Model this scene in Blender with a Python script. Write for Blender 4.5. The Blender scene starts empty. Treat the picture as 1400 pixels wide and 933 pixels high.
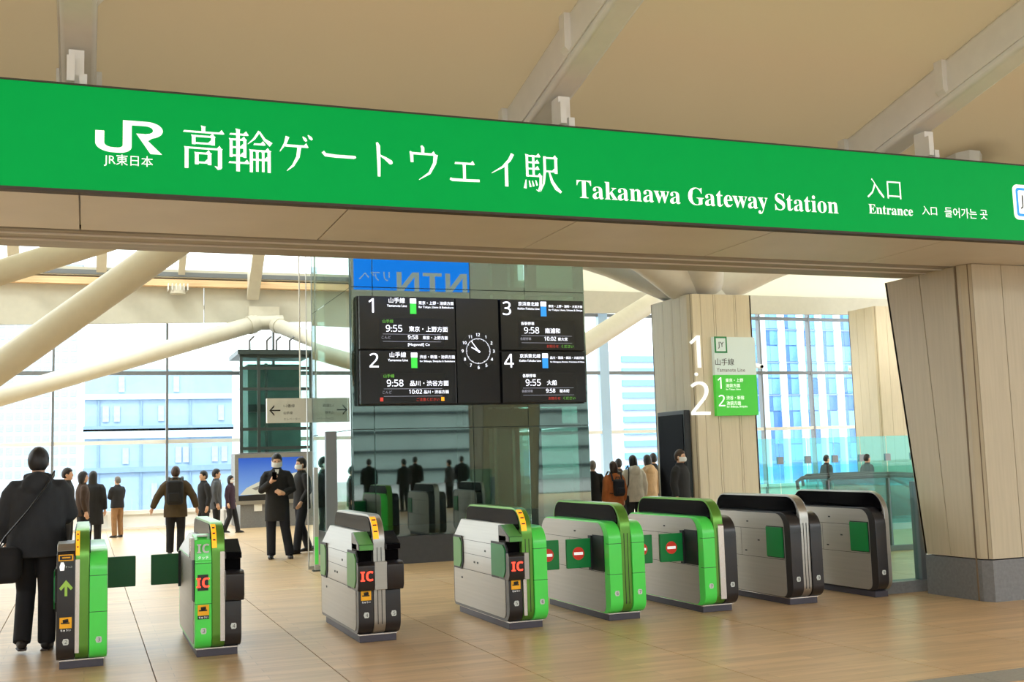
import bpy, bmesh, math, random
from mathutils import Vector, Matrix
random.seed(7)
S = bpy.context.scene
COL = S.collection
PI = math.pi

# ---------------------------------------------------------------- camera
F, PITCH, YAW, ROLL, EYE = 1522.57, .106044, .366315, -.0301107, 1.55
_f = Vector((math.sin(YAW)*math.cos(PITCH), math.cos(YAW)*math.cos(PITCH), math.sin(PITCH)))
_r0 = Vector((math.cos(YAW), -math.sin(YAW), 0)); _u0 = _r0.cross(_f)
_r = math.cos(ROLL)*_r0 + math.sin(ROLL)*_u0
_u = -math.sin(ROLL)*_r0 + math.cos(ROLL)*_u0
EYEP = Vector((0, 0, EYE))
cam = bpy.data.objects.new('camera', bpy.data.cameras.new('camera'))
COL.objects.link(cam); S.camera = cam
cam.matrix_world = Matrix(((_r.x, _u.x, -_f.x, 0), (_r.y, _u.y, -_f.y, 0), (_r.z, _u.z, -_f.z, EYE), (0, 0, 0, 1)))
cam.data.sensor_fit = 'HORIZONTAL'; cam.data.sensor_width = 36; cam.data.lens = F/1400*36
cam.data.clip_start = .05; cam.data.clip_end = 2000
def ray(x, y): return (x-700)/F*_r - (y-466.5)/F*_u + _f
def at(x, y, Y):            # point of the photograph on the wall plane Y = const
    d = ray(x, y); return EYEP + d*(Y/d.y)
def fl(x, y, z=0):          # point of the photograph on the level z
    d = ray(x, y); return EYEP + d*((z-EYE)/d.z)

# ---------------------------------------------------------------- light
w = bpy.data.worlds.new('overcast_sky'); S.world = w; w.use_nodes = True
bg = w.node_tree.nodes['Background']; bg.inputs['Color'].default_value = (.93, .97, 1, 1); bg.inputs['Strength'].default_value = 2.0
sun = bpy.data.objects.new('sun', bpy.data.lights.new('sun', 'SUN')); COL.objects.link(sun)
sun.data.energy = 1.2; sun.data.angle = .09; sun.data.color = (1, .96, .9)
sun.rotation_euler = (math.radians(42), 0, math.radians(-28))
S.view_settings.view_transform = 'Standard'; S.view_settings.look = 'None'
S.view_settings.gamma = 1; S.view_settings.use_curve_mapping = False
S.view_settings.exposure = 1.08

# ---------------------------------------------------------------- materials
def lin(c): return tuple(((v/255)/12.92 if v/255 <= .04045 else ((v/255+.055)/1.055)**2.4) for v in c)
M = {}
def mat(name, rgb, rough=.5, metal=0, var=.06, scale=6, stretch=(1, 1, 1), bump=0, emit=0, spec=.5, coat=0):
    if name in M: return M[name]
    m = bpy.data.materials.new(name); m.use_nodes = True
    n = m.node_tree.nodes; l = m.node_tree.links; b = n['Principled BSDF']
    c = lin(rgb)
    b.inputs['Roughness'].default_value = rough; b.inputs['Metallic'].default_value = metal
    b.inputs['Specular IOR Level'].default_value = spec; b.inputs['Coat Weight'].default_value = coat
    if var:
        tc = n.new('ShaderNodeTexCoord'); mp = n.new('ShaderNodeMapping'); mp.inputs['Scale'].default_value = stretch
        nz = n.new('ShaderNodeTexNoise'); nz.inputs['Scale'].default_value = scale; nz.inputs['Detail'].default_value = 4
        l.new(tc.outputs['Object'], mp.inputs[0]); l.new(mp.outputs[0], nz.inputs['Vector'])
        r = n.new('ShaderNodeValToRGB'); r.color_ramp.elements[0].position = .3; r.color_ramp.elements[1].position = .7
        r.color_ramp.elements[0].color = (*[v*(1-var) for v in c], 1); r.color_ramp.elements[1].color = (*[min(1, v*(1+var)) for v in c], 1)
        l.new(nz.outputs['Fac'], r.inputs['Fac']); l.new(r.outputs[0], b.inputs['Base Color'])
        if bump:
            bp = n.new('ShaderNodeBump'); bp.inputs['Strength'].default_value = bump; bp.inputs['Distance'].default_value = .01
            l.new(nz.outputs['Fac'], bp.inputs['Height']); l.new(bp.outputs[0], b.inputs['Normal'])
    else: b.inputs['Base Color'].default_value = (*c, 1)
    if emit:
        b.inputs['Emission Color'].default_value = (*c, 1); b.inputs['Emission Strength'].default_value = emit
    M[name] = m; return m
def glass(name, tint, refl=.06, rough=.02):
    if name in M: return M[name]
    m = bpy.data.materials.new(name); m.use_nodes = True
    n = m.node_tree.nodes; l = m.node_tree.links; n.clear()
    o = n.new('ShaderNodeOutputMaterial'); mx = n.new('ShaderNodeMixShader'); t = n.new('ShaderNodeBsdfTransparent'); g = n.new('ShaderNodeBsdfGlossy')
    t.inputs[0].default_value = (*tint, 1); g.inputs['Roughness'].default_value = rough; g.inputs[0].default_value = (.9, 1, .96, 1)
    lw = n.new('ShaderNodeLayerWeight'); pw = n.new('ShaderNodeMath'); pw.operation = 'POWER'; pw.inputs[1].default_value = 5
    ad = n.new('ShaderNodeMath'); ad.operation = 'MULTIPLY_ADD'; ad.use_clamp = True; ad.inputs[1].default_value = .9; ad.inputs[2].default_value = refl
    l.new(lw.outputs['Facing'], pw.inputs[0]); l.new(pw.outputs[0], ad.inputs[0]); l.new(ad.outputs[0], mx.inputs[0]); l.new(t.outputs[0], mx.inputs[1]); l.new(g.outputs[0], mx.inputs[2]); l.new(mx.outputs[0], o.inputs[0])
    M[name] = m; return m
def membrane(name, rgb, through):
    m = bpy.data.materials.new(name); m.use_nodes = True
    n = m.node_tree.nodes; l = m.node_tree.links; n.clear()
    o = n.new('ShaderNodeOutputMaterial'); mx = n.new('ShaderNodeMixShader'); d = n.new('ShaderNodeBsdfDiffuse'); t = n.new('ShaderNodeBsdfTranslucent')
    c = lin(rgb); nz = n.new('ShaderNodeTexNoise'); nz.inputs['Scale'].default_value = .6
    r = n.new('ShaderNodeValToRGB'); r.color_ramp.elements[0].color = (*[v*.95 for v in c], 1); r.color_ramp.elements[1].color = (*c, 1)
    l.new(nz.outputs[0], r.inputs[0])
    l.new(r.outputs[0], d.inputs[0]); l.new(r.outputs[0], t.inputs[0]); mx.inputs[0].default_value = through
    l.new(d.outputs[0], mx.inputs[1]); l.new(t.outputs[0], mx.inputs[2]); l.new(mx.outputs[0], o.inputs[0])
    M[name] = m; return m
def wood(name, rgb, along='z', rough=.5, amt=.13, scale=3.2):
    st = {'z': (9, 9, .5), 'x': (.35, 9, 9), 'y': (9, .5, 9)}[along]
    return mat(name, rgb, rough, 0, amt, scale, st, .04)

mat('green_sign', (0, 142, 60), .5, var=.02, emit=.30, spec=.08)
mat('sign_white', (245, 248, 245), .5, var=0, emit=.35)
mat('soffit', (214, 208, 198), .45, var=.04, scale=2)
mat('soffit_dark', (60, 50, 40), .6, var=0)
wood('beam_wood', (160, 152, 136), 'x', .5)
wood('plank', (190, 177, 149), 'z', .5, .06)
wood('plank_pale', (220, 208, 184), 'z', .5, .05)
mat('stone_grey', (116, 116, 116), .5, var=.12, scale=30)
mat('joint_dark', (120, 102, 80), .8, var=0)
mat('steel_white', (224, 222, 216), .45, var=.03)
mat('steel_cream', (198, 192, 174), .5, var=.03)
mat('silver', (176, 174, 168), .33, .85, .05, 4, (.3, .3, 8))
mat('silver_matte', (178, 174, 166), .42, .55, .04, 5, (.2, .2, 9))
mat('chrome', (225, 222, 220), .2, .9, 0)
mat('gate_black', (34, 32, 35), .32, 0, .05, coat=.2)
mat('hood_black', (6, 5, 7), .2, 0, 0, spec=.02)
mat('gate_green', (82, 226, 88), .3, 0, .02, coat=.2)
mat('gate_olive', (104, 160, 66), .28, .55, .04)
mat('flap_green', (0, 132, 62), .4, 0, .03)
mat('flap_dark', (0, 98, 46), .4, 0, .03)
mat('pad_green', (88, 156, 76), .4, 0, .03)
mat('plinth', (66, 62, 72), .5, 0, .05)
mat('gate_dark', (26, 30, 32), .5, 0, 0)
mat('red_sign', (232, 60, 44), .5, 0, 0)
mat('led_red', (255, 60, 40), .5, 0, 0, emit=1.2)
mat('led_orange', (255, 160, 30), .5, 0, 0, emit=.5)
mat('led_white', (236, 240, 255), .5, 0, 0, emit=.9)
mat('led_dim', (150, 152, 170), .5, 0, 0, emit=.35)
mat('led_green', (110, 190, 70), .5, 0, 0, emit=.3)
mat('led_darkred', (190, 60, 50), .5, 0, 0, emit=.35)
mat('print_white', (240, 240, 240), .5, 0, 0, emit=.25)
mat('print_black', (26, 26, 26), .5, 0, 0)
mat('print_grey', (120, 120, 120), .5, 0, 0)
mat('print_dimwhite', (205, 210, 205), .5, 0, 0)
mat('sticker_yellow', (250, 180, 20), .5, 0, 0)
mat('arrow_olive', (140, 176, 70), .5, 0, 0, emit=.15)
mat('chip_green', (60, 205, 70), .5, 0, 0, emit=.4)
mat('chip_blue', (40, 140, 230), .5, 0, 0, emit=.4)
mat('display_black', (26, 25, 28), .25, 0, .05)
mat('display_frame', (14, 14, 16), .35, 0, 0)
mat('jy_green', (70, 200, 60), .45, 0, 0, emit=.12)
mat('jy_pale', (214, 230, 228), .45, 0, 0, emit=.08)
mat('rim_green', (34, 140, 80), .45, 0, 0)
mat('mullion', (120, 124, 128), .4, .5, 0)
mat('mullion_blue', (168, 196, 224), .4, .2, 0)
glass('clear_glass', (.95, .985, .98), .03)
glass('teal_glass', (.5, .88, .9), .05)
glass('rail_glass', (.76, .92, .89), .05)
glass('tower_glass', (.46, .60, .55), .19)
glass('shaft_glass', (.6, .76, .72), .10)
mat('tower_steel', (58, 68, 66), .35, .4, .05)
mat('tower_dark', (58, 58, 60), .35, 0, .08, 12)
mat('granite_band', (150, 148, 140), .5, 0, .1, 40)
mat('subfloor', (70, 58, 44), .8, 0, 0)
mat('strip_light', (222, 204, 166), .4, 0, 0)
membrane('roof_membrane', (214, 203, 180), .30)
membrane('roof_membrane_light', (236, 234, 220), .45)
mat('fascia_cream', (184, 180, 164), .6, 0, .03)
wood('timber_warm', (226, 190, 146), 'x', .5)
mat('wall_grey', (120, 112, 100), .6, 0, .05, 2)
mat('rubber', (24, 24, 26), .5, 0, 0)
mat('deck_ground', (150, 148, 146), .8, 0, .1, 2)
def floor_mat():
    m = bpy.data.materials.new('wood_look_floor'); m.use_nodes = True
    n = m.node_tree.nodes; l = m.node_tree.links; b = n['Principled BSDF']
    g = n.new('ShaderNodeNewGeometry'); mp = n.new('ShaderNodeMapping'); mp.inputs['Scale'].default_value = (.8, 7, 1)
    l.new(g.outputs['Position'], mp.inputs[0])
    nz = n.new('ShaderNodeTexNoise'); nz.inputs['Scale'].default_value = 1.6; nz.inputs['Detail'].default_value = 5
    l.new(mp.outputs[0], nz.inputs['Vector'])
    br = n.new('ShaderNodeTexBrick'); br.inputs['Scale'].default_value = 1
    br.inputs['Brick Width'].default_value = 1.28; br.inputs['Row Height'].default_value = .16; br.inputs['Mortar Size'].default_value = .002
    a, c = lin((214, 181, 137)), lin((198, 167, 125))
    br.inputs['Color1'].default_value = (*a, 1); br.inputs['Color2'].default_value = (*c, 1); br.inputs['Mortar'].default_value = (*[v*.72 for v in c], 1)
    l.new(g.outputs['Position'], br.inputs['Vector'])
    r = n.new('ShaderNodeValToRGB'); r.color_ramp.elements[0].position = .3; r.color_ramp.elements[1].position = .7
    r.color_ramp.elements[0].color = (.84, .82, .8, 1); r.color_ramp.elements[1].color = (1.06, 1.06, 1.06, 1)
    l.new(nz.outputs['Fac'], r.inputs[0])
    mx = n.new('ShaderNodeMix'); mx.data_type = 'RGBA'; mx.blend_type = 'MULTIPLY'; mx.inputs['Factor'].default_value = 1
    l.new(br.outputs['Color'], mx.inputs['A']); l.new(r.outputs[0], mx.inputs['B']); l.new(mx.outputs['Result'], b.inputs['Base Color'])
    b.inputs['Roughness'].default_value = .36; b.inputs['Specular IOR Level'].default_value = .38
    M['floor'] = m
floor_mat()

# ---------------------------------------------------------------- mesh helpers
class MB:
    def __init__(s): s.v = []; s.f = []
    def add(s, v, f):
        o = len(s.v); s.v += [tuple(p) for p in v]; s.f += [tuple(i+o for i in q) for q in f]; return s
    def box(s, x0, x1, y0, y1, z0, z1):
        return s.add([(x0, y0, z0), (x1, y0, z0), (x1, y1, z0), (x0, y1, z0), (x0, y0, z1), (x1, y0, z1), (x1, y1, z1), (x0, y1, z1)],
                     [(0, 3, 2, 1), (4, 5, 6, 7), (0, 1, 5, 4), (1, 2, 6, 5), (2, 3, 7, 6), (3, 0, 4, 7)])
    def hexa(s, bottom, top):      # 4 bottom + 4 top points
        return s.add(list(bottom)+list(top), [(0, 3, 2, 1), (4, 5, 6, 7), (0, 1, 5, 4), (1, 2, 6, 5), (2, 3, 7, 6), (3, 0, 4, 7)])
    def prism(s, pts, a, b, axis='x'):
        n = len(pts)
        mk = {'x': lambda t, p: (t, p[0], p[1]), 'y': lambda t, p: (p[0], t, p[1]), 'z': lambda t, p: (p[0], p[1], t)}[axis]
        v = [mk(a, p) for p in pts] + [mk(b, p) for p in pts]
        return s.add(v, [tuple(range(n)), tuple(range(2*n-1, n-1, -1))] + [(i, i+n, (i+1) % n+n, (i+1) % n) for i in range(n)])
    def tube(s, pts, rad, n=12, flat=None):
        pts = [Vector(p) for p in pts]
        if not isinstance(rad, (list, tuple)): rad = [rad]*len(pts)
        rings = []; up = None
        for i, p in enumerate(pts):
            t = (pts[min(i+1, len(pts)-1)]-pts[max(i-1, 0)]).normalized()
            if up is None:
                ref = Vector((0, 0, 1)) if abs(t.z) < .9 else Vector((0, 1, 0)); a = t.cross(ref).normalized()
            else: a = (up - t*up.dot(t)).normalized()
            up = a; b = t.cross(a); r = rad[i]; ra, rb = r if isinstance(r, tuple) else (r, r)
            rings.append([p + a*ra*math.cos(2*PI*k/n) + b*rb*math.sin(2*PI*k/n) for k in range(n)])
        return s.loft(rings)
    def loft(s, rings):
        n = len(rings[0]); v = [q for r in rings for q in r]; m = len(rings)
        f = [(i*n+k, i*n+(k+1) % n, (i+1)*n+(k+1) % n, (i+1)*n+k) for i in range(m-1) for k in range(n)]
        f += [tuple(range(n-1, -1, -1)), tuple(range((m-1)*n, m*n))]
        return s.add(v, f)
    def ell(s, c, r, nu=14, nv=9, fn=None):
        c = Vector(c); v = []; f = []
        for j in range(nv+1):
            th = PI*j/nv
            for i in range(nu):
                ph = 2*PI*i/nu; d = Vector((math.sin(th)*math.cos(ph), math.sin(th)*math.sin(ph), math.cos(th)))
                k = fn(d) if fn else 1
                v.append(c + Vector((d.x*r[0]*k, d.y*r[1]*k, d.z*r[2]*k)))
        for j in range(nv):
            for i in range(nu): f.append((j*nu+i, (j+1)*nu+i, (j+1)*nu+(i+1) % nu, j*nu+(i+1) % nu))
        return s.add(v, f)
    def oval_rings(s, rings, n=18):     # (cx, cy, z, rx, ry)
        return s.loft([[(cx+rx*math.cos(2*PI*k/n), cy+ry*math.sin(2*PI*k/n), z) for k in range(n)] for cx, cy, z, rx, ry in rings])
    def mesh(s, name):
        me = bpy.data.meshes.new(name); me.from_pydata([tuple(p) for p in s.v], [], s.f); me.update()
        return me
def fin(me, smooth):
    bm = bmesh.new(); bm.from_mesh(me); bmesh.ops.recalc_face_normals(bm, faces=bm.faces); bm.to_mesh(me); bm.free()
    if smooth:
        me.shade_smooth(); me.set_sharp_from_angle(angle=math.radians(38))
def obj(name, mb, m, parent=None, smooth=True, bevel=0, **props):
    me = mb.mesh(name) if isinstance(mb, MB) else mb
    if isinstance(mb, MB): fin(me, smooth)
    if m: me.materials.clear(); me.materials.append(M[m] if isinstance(m, str) else m)
    o = bpy.data.objects.new(name, me); COL.objects.link(o)
    if parent: o.parent = parent
    if bevel:
        b = o.modifiers.new('bevel', 'BEVEL'); b.width = bevel; b.segments = 2; b.limit_method = 'ANGLE'; b.angle_limit = math.radians(50)
    for k, v in props.items(): o[k] = v
    return o
def thing(name, label, cat, loc=(0, 0, 0), rz=0, group=None, kind=None):
    o = bpy.data.objects.new(name, None); COL.objects.link(o); o.empty_display_size = .1
    o.location = loc; o.rotation_euler = (0, 0, rz); tag(o, label, cat, group, kind); return o
def tag(o, label, cat=None, group=None, kind=None):
    if label: o['label'] = label
    if cat: o['category'] = cat
    if group: o['group'] = group
    if kind: o['kind'] = kind
    return o
def B(*a): return MB().box(*a)
def inst(name, me, parent, loc=(0, 0, 0), scale=(1, 1, 1)):
    o = bpy.data.objects.new(name, me); COL.objects.link(o); o.parent = parent; o.location = loc; o.scale = scale; return o
def rrect(y0, y1, z0, z1, r, n=6):      # r: radii for (y0,z0) (y1,z0) (y1,z1) (y0,z1)
    if not isinstance(r, (tuple, list)): r = (r,)*4
    out = []
    for (cy, cz, rr, a0) in ((y0, z0, r[0], PI), (y1, z0, r[1], 1.5*PI), (y1, z1, r[2], 0), (y0, z1, r[3], .5*PI)):
        sy = 1 if cy == y0 else -1; sz = 1 if cz == z0 else -1
        if rr <= 0: out.append((cy, cz)); continue
        for k in range(n+1):
            a = a0+.5*PI*k/n; out.append((cy+sy*rr+rr*math.cos(a), cz+sz*rr+rr*math.sin(a)))
    return out

# ---------------------------------------------------------------- lettering
def text_mesh(s, size, thick=.002, off=0, res=2):
    c = bpy.data.curves.new('lettering', 'FONT'); c.body = s; c.size = size; c.extrude = thick/2; c.offset = off; c.resolution_u = res
    o = bpy.data.objects.new('lettering', c); me = bpy.data.meshes.new_from_object(o)
    bpy.data.objects.remove(o); bpy.data.curves.remove(c); return me
def txt(s, m, parent, x, y, z, h=None, width=None, size=None, align='l', thick=.002, face='-y', name='lettering', off=0, valign='b'):
    """flat lettering standing in the XZ plane facing -y; x,z = left (or centre) and bottom of its inked box"""
    me = text_mesh(s, 1, .002, off)
    xs = [v.co.x for v in me.vertices]; ys = [v.co.y for v in me.vertices]
    if not xs: return None
    w0, h0 = max(xs)-min(xs), max(ys)-min(ys)
    if size: sx = sy = size
    elif h: sy = h/h0; sx = sy if not width else width/w0
    else: sx = sy = width/w0
    ox = -min(xs); 
    if align == 'c': ox -= w0/2
    if align == 'r': ox -= w0
    for v in me.vertices:
        X = (v.co.x+ox)*sx; Zz = (v.co.y-min(ys))*sy; t = (v.co.z/.002)*thick
        if valign == 'c': Zz -= h0*sy/2
        if face == '-y': v.co = (x+X, y-t, z+Zz)
        elif face == '+y': v.co = (x-X, y+t, z+Zz)
        elif face == '-x': v.co = (x-t, y-X, z+Zz)
        else: v.co = (x+t, y+X, z+Zz)
    return obj(name, me, m, parent, smooth=False)
def dg(t): return ''.join(chr(0x1D7E2+ord(c)-48) if c.isdigit() else c for c in t)
IC_ = '\U0001D5DC\U0001D5D6'
def serif(s): return ''.join(chr(0x1D400+ord(c)-65) if 'A' <= c <= 'Z' else chr(0x1D41A+ord(c)-97) if 'a' <= c <= 'z' else c for c in s)
def flatpoly(m, parent, name, polys, x, y, z, sx, sz=None, thick=.004):
    """polygons given in unit coordinates, placed in the XZ plane at y, facing -y"""
    sz = sz or sx; mb = MB()
    for p in polys: mb.prism([(x+a*sx, z+b*sz) for a, b in p], y-thick, y, 'y')
    return obj(name, mb, m, parent, smooth=False)
def hs(x0, x1, y, t=4.2):   # brush horizontal with its triangular end
    return [[(x0, y), (x0+2, y+t), (x1-11, y+t), (x1-5, y+t+6.5), (x1+1, y+1.2), (x1-2, y)]]
def vs(x, y1, y0, w=8.4):
    return [[(x-w/2-1.5, y1+1), (x-w/2, y1-4), (x-w/2, y0), (x+w/2, y0), (x+w/2, y1-3), (x+w/2+1.5, y1-1)]]
def ps(*pts):
    L = []; R = []
    for i, (x, y, ww) in enumerate(pts):
        a = pts[max(i-1, 0)]; b = pts[min(i+1, len(pts)-1)]
        dx, dy = b[0]-a[0], b[1]-a[1]; d = math.hypot(dx, dy); nx, ny = -dy/d, dx/d
        L.append((x+nx*ww/2, y+ny*ww/2)); R.append((x-nx*ww/2, y-ny*ww/2))
    return [[L[i], L[i+1], R[i+1], R[i]] for i in range(len(pts)-1)]
KANJI = {
 'taka': vs(50, 101, 86)+hs(4, 97, 84)+vs(28, 78, 56)+vs(72, 78, 56)+hs(28, 76, 74)+hs(28, 72, 57)+vs(12, 49, -2)+vs(88, 49, 2, 9.5)+hs(12, 92, 45)+ps((90, 3, 7), (84, 1, 7), (76, 6, 1))+vs(35, 37, 8)+vs(64, 37, 8)+hs(35, 67, 33)+hs(35, 64, 11),
 'nawa': vs(22, 101, -2)+hs(2, 46, 86)+vs(6, 77, 32, 7)+vs(38, 77, 32, 7)+hs(6, 41, 73)+hs(6, 38, 54)+hs(6, 38, 34)+hs(0, 48, 17)+ps((72, 99, 6), (60, 80, 5), (45, 66, 1))+ps((72, 98, 4), (84, 80, 6), (100, 68, 11))+hs(58, 86, 65)+vs(53, 53, -2, 7)+vs(95, 53, -1, 7.5)+hs(53, 97, 49)+vs(67, 50, 0, 6)+vs(81, 50, 0, 6)+hs(53, 95, 27),
 'ge': ps((30, 93, 10), (24, 74, 7), (10, 52, 1.5))+hs(24, 84, 66, 6)+ps((61, 68, 10), (57, 40, 9), (44, 16, 6), (28, 1, 1.5))+ps((70, 96, 2), (76, 89, 8), (80, 84, 5))+ps((84, 101, 2), (90, 94, 8), (95, 89, 5)),
 'bar': ps((6, 60, 8), (13, 52, 9), (40, 50, 8), (90, 50, 8), (95, 51, 5)),
 'to': ps((36, 97, 5), (40, 88, 10), (41, 40, 9), (41, 3, 7))+ps((42, 63, 3), (58, 55, 7), (74, 44, 12), (77, 40, 6)),
 'u': ps((44, 98, 5), (48, 92, 9), (48, 76, 8))+hs(14, 84, 72, 6)+ps((12, 80, 4), (16, 72, 9), (17, 50, 8))+ps((85, 75, 12), (81, 50, 9), (66, 22, 7), (36, 2, 1.5)),
 'e': hs(22, 80, 54, 5.5)+vs(50, 56, 12, 8)+ps((8, 12, 6), (14, 9, 8), (60, 9, 7), (94, 10, 7)),
 'i': ps((78, 95, 10), (68, 76, 9), (48, 56, 6), (14, 36, 1.5))+vs(58, 64, 0, 9.5),
 'eki': vs(8, 97, 38, 6.5)+hs(8, 46, 91)+hs(8, 42, 74)+hs(8, 42, 57)+vs(26, 95, 40, 6)+hs(8, 48, 38)+ps((46, 42, 7), (45, 14, 7), (38, 0, 5), (32, 4, 1))+ps((4, 29, 2), (1, 6, 8))+ps((13, 27, 2), (16, 10, 5))+ps((22, 27, 2), (25, 12, 5))+ps((31, 29, 2), (35, 15, 5))+ps((58, 95, 7), (58, 55, 7), (54, 22, 5), (44, -1, 1.5))+hs(58, 93, 89)+vs(90, 93, 50, 8)+hs(58, 90, 53)+ps((70, 55, 3), (78, 28, 8), (90, 10, 10), (103, 0, 6)),
}

# ================================================================ the setting
floor = tag(obj('floor', B(-14, 32, -14, 33.6, -.4, -.02), 'subfloor', smooth=False), 'wood-look tiled concourse floor of the station', kind='structure')
xs = [.5+1.28*k for k in range(-11, 25)]
ys = [-12, -6, 0, 5.88, 6.2, 14.45, 17.03, 24.7, 33.5]
tile_cache = {}
for yi in range(len(ys)-1):
    band = ys[yi] == 5.88
    for xi in range(len(xs)-1):
        key = (yi,)
        if key not in tile_cache:
            me = B(.004, 1.276, .004, ys[yi+1]-ys[yi]-.004, -.03, 0).mesh('floor_tile'); fin(me, False)
            me.materials.append(M['granite_band'] if band else M['floor']); tile_cache[key] = me
        inst('stone_band_tile' if band else 'floor_tile', tile_cache[key], floor, (xs[xi], ys[yi], 0))
for i, y in enumerate((14.45, 17.03)):
    obj('joint_strip', B(xs[0], xs[-1], y-.02, y+.02, -.02, .001), 'strip_light', floor, False)
ground = tag(obj('ground', B(-220, 320, 34, 520, -7, -6.6), 'deck_ground', smooth=False), 'paved ground far below outside the windows', kind='structure')
plaza = tag(obj('ground_plaza', B(-90, 110, -70, -14.05, -.4, -.005), 'deck_ground', smooth=False), 'paved plaza in front of the station entrance', kind='structure')

# ---- roof: front membrane sloping down away from the viewer, rafters below it
SL = -.2307
def zr(y, z82): return z82 + SL*(y-8.2)
ceil = obj('ceiling', MB().hexa([(-16, -8, zr(-8, 4.84)), (32, -8, zr(-8, 4.84)), (32, 12, zr(12, 4.84)), (-16, 12, zr(12, 4.84))],
                                [(-16, -8, zr(-8, 4.86)), (32, -8, zr(-8, 4.86)), (32, 12, zr(12, 4.86)), (-16, 12, zr(12, 4.86))]), 'roof_membrane', smooth=False)
tag(ceil, 'beige membrane ceiling sloping above the green sign', kind='structure')
for k in range(-3, 7):
    X = -.08 + 3.65*k
    w_ = .115
    r = obj('rafter', MB().hexa([(X-w_, -7.9, zr(-7.9, 4.43)), (X+w_, -7.9, zr(-7.9, 4.43)), (X+w_, 10.9, zr(10.9, 4.43)), (X-w_, 10.9, zr(10.9, 4.43))],
                                [(X-w_, -7.9, zr(-7.9, 4.835)), (X+w_, -7.9, zr(-7.9, 4.835)), (X+w_, 10.9, zr(10.9, 4.835)), (X-w_, 10.9, zr(10.9, 4.835))]), 'steel_white', ceil, bevel=.03)
    if -1 < k < 4:
        d = Vector((0, 1, SL))
        for sgn in (-1, 1):
            obj('flange', MB().hexa(*[[(X+sgn*w_-.004+a, y, zr(y, z)) for a, y in ((0, -7.9), (.012*sgn, -7.9), (.012*sgn, 10.9), (0, 10.9))] for z in (4.50, 4.53)]), 'steel_white', r, False)
        for y in (4.2, 6.2, 7.6, 9.0):
            for sgn in (-1, 1):
                mb = MB().hexa([(X+sgn*w_, y-.05, zr(y, 4.50)), (X+sgn*(w_+.05), y-.05, zr(y, 4.56)), (X+sgn*(w_+.05), y+.05, zr(y, 4.56)), (X+sgn*w_, y+.05, zr(y, 4.50))],
                               [(X+sgn*w_, y-.05, zr(y, 4.83)), (X+sgn*(w_+.05), y-.05, zr(y, 4.83)), (X+sgn*(w_+.05), y+.05, zr(y, 4.83)), (X+sgn*w_, y+.05, zr(y, 4.83))])
                obj('gusset_plate', mb, 'steel_white', r, False)
    if k in (1, 2):
        # drain fitting hanging below the membrane beside the rafter
        pass
# middle and far roof
ceil2 = obj('ceiling_middle', MB().hexa([(-16, 12.05, 3.98), (34, 12.05, 3.98), (34, 22, 12.2), (-16, 22, 12.2)], [(-16, 12.05, 4.0), (34, 12.05, 4.0), (34, 22, 12.22), (-16, 22, 12.22)]), 'roof_membrane_light', smooth=False)
tag(ceil2, 'translucent membrane roof rising over the inner concourse', kind='structure')
ceil3 = obj('ceiling_far', MB().hexa([(9.0, 31.6, 6.75), (34, 31.6, 6.75), (34, 22, 14.2), (9.0, 22, 14.2)], [(9.0, 31.6, 6.78), (34, 31.6, 6.78), (34, 22, 14.23), (9.0, 22, 14.23)]), 'roof_membrane_light', smooth=False)
tag(ceil3, 'cream membrane roof behind the wood-clad column with the platform sign', kind='structure')
sky = thing('window_3', 'sloping skylight above the left-hand window wall', None, kind='structure')
for i in range(4):
    xa = -14+5.75*i
    obj('pane', MB().hexa([(xa+.03, 31.5, 7.0), (xa+5.72, 31.5, 7.0), (xa+5.72, 22.1, 14.4), (xa+.03, 22.1, 14.4)], [(xa+.03, 31.5, 7.02), (xa+5.72, 31.5, 7.02), (xa+5.72, 22.1, 14.42), (xa+.03, 22.1, 14.42)]), 'clear_glass', sky, False)
for X, ww, dz in ((-5.9, .14, 0), (-3.9, .1, 0), (-1.8, .14, 0), (.33, .13, 0), (2.38, .09, 0), (4.3, .16, -.55), (6.4, .09, 0), (8.6, .14, 0)):
    obj('skylight_rafter', MB().hexa([(X-ww, 31.3, 6.75+dz), (X+ww, 31.3, 6.75+dz), (X+ww, 22.2, 13.95), (X-ww, 22.2, 13.95)], [(X-ww, 31.3, 6.99+dz*.3), (X+ww, 31.3, 6.99+dz*.3), (X+ww, 22.2, 14.35), (X-ww, 22.2, 14.35)]), 'steel_cream', sky, False)
# fascia and beams over the window wall
fas = thing('trim_1', 'cream fascia and timber beam above the window wall', None, kind='structure')
prof = [(-14, 5.2), (-4, 5.38), (3, 5.56), (7, 5.66), (9.0, 5.7), (12, 6.02), (20, 6.12), (34, 6.3)]
for i in range(len(prof)-1):
    (xa, za), (xb, zb) = prof[i], prof[i+1]
    obj('fascia_panel', MB().prism([(xa+.01, za), (xb-.01, zb), (xb-.01, 6.75), (xa+.01, 6.75)], 31.45, 31.6, 'y'), 'fascia_cream', fas, False)
obj('timber_beam', B(-14, 9, 31.2, 31.44, 6.52, 6.70), 'timber_warm', fas, False)
obj('edge_beam', B(-14, 9, 31.25, 31.5, 6.75, 6.98), 'steel_cream', fas, False)
obj('vent_strip', B(-14, 9, 31.2, 31.24, 6.78, 6.9), 'mullion', fas, False)

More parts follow.
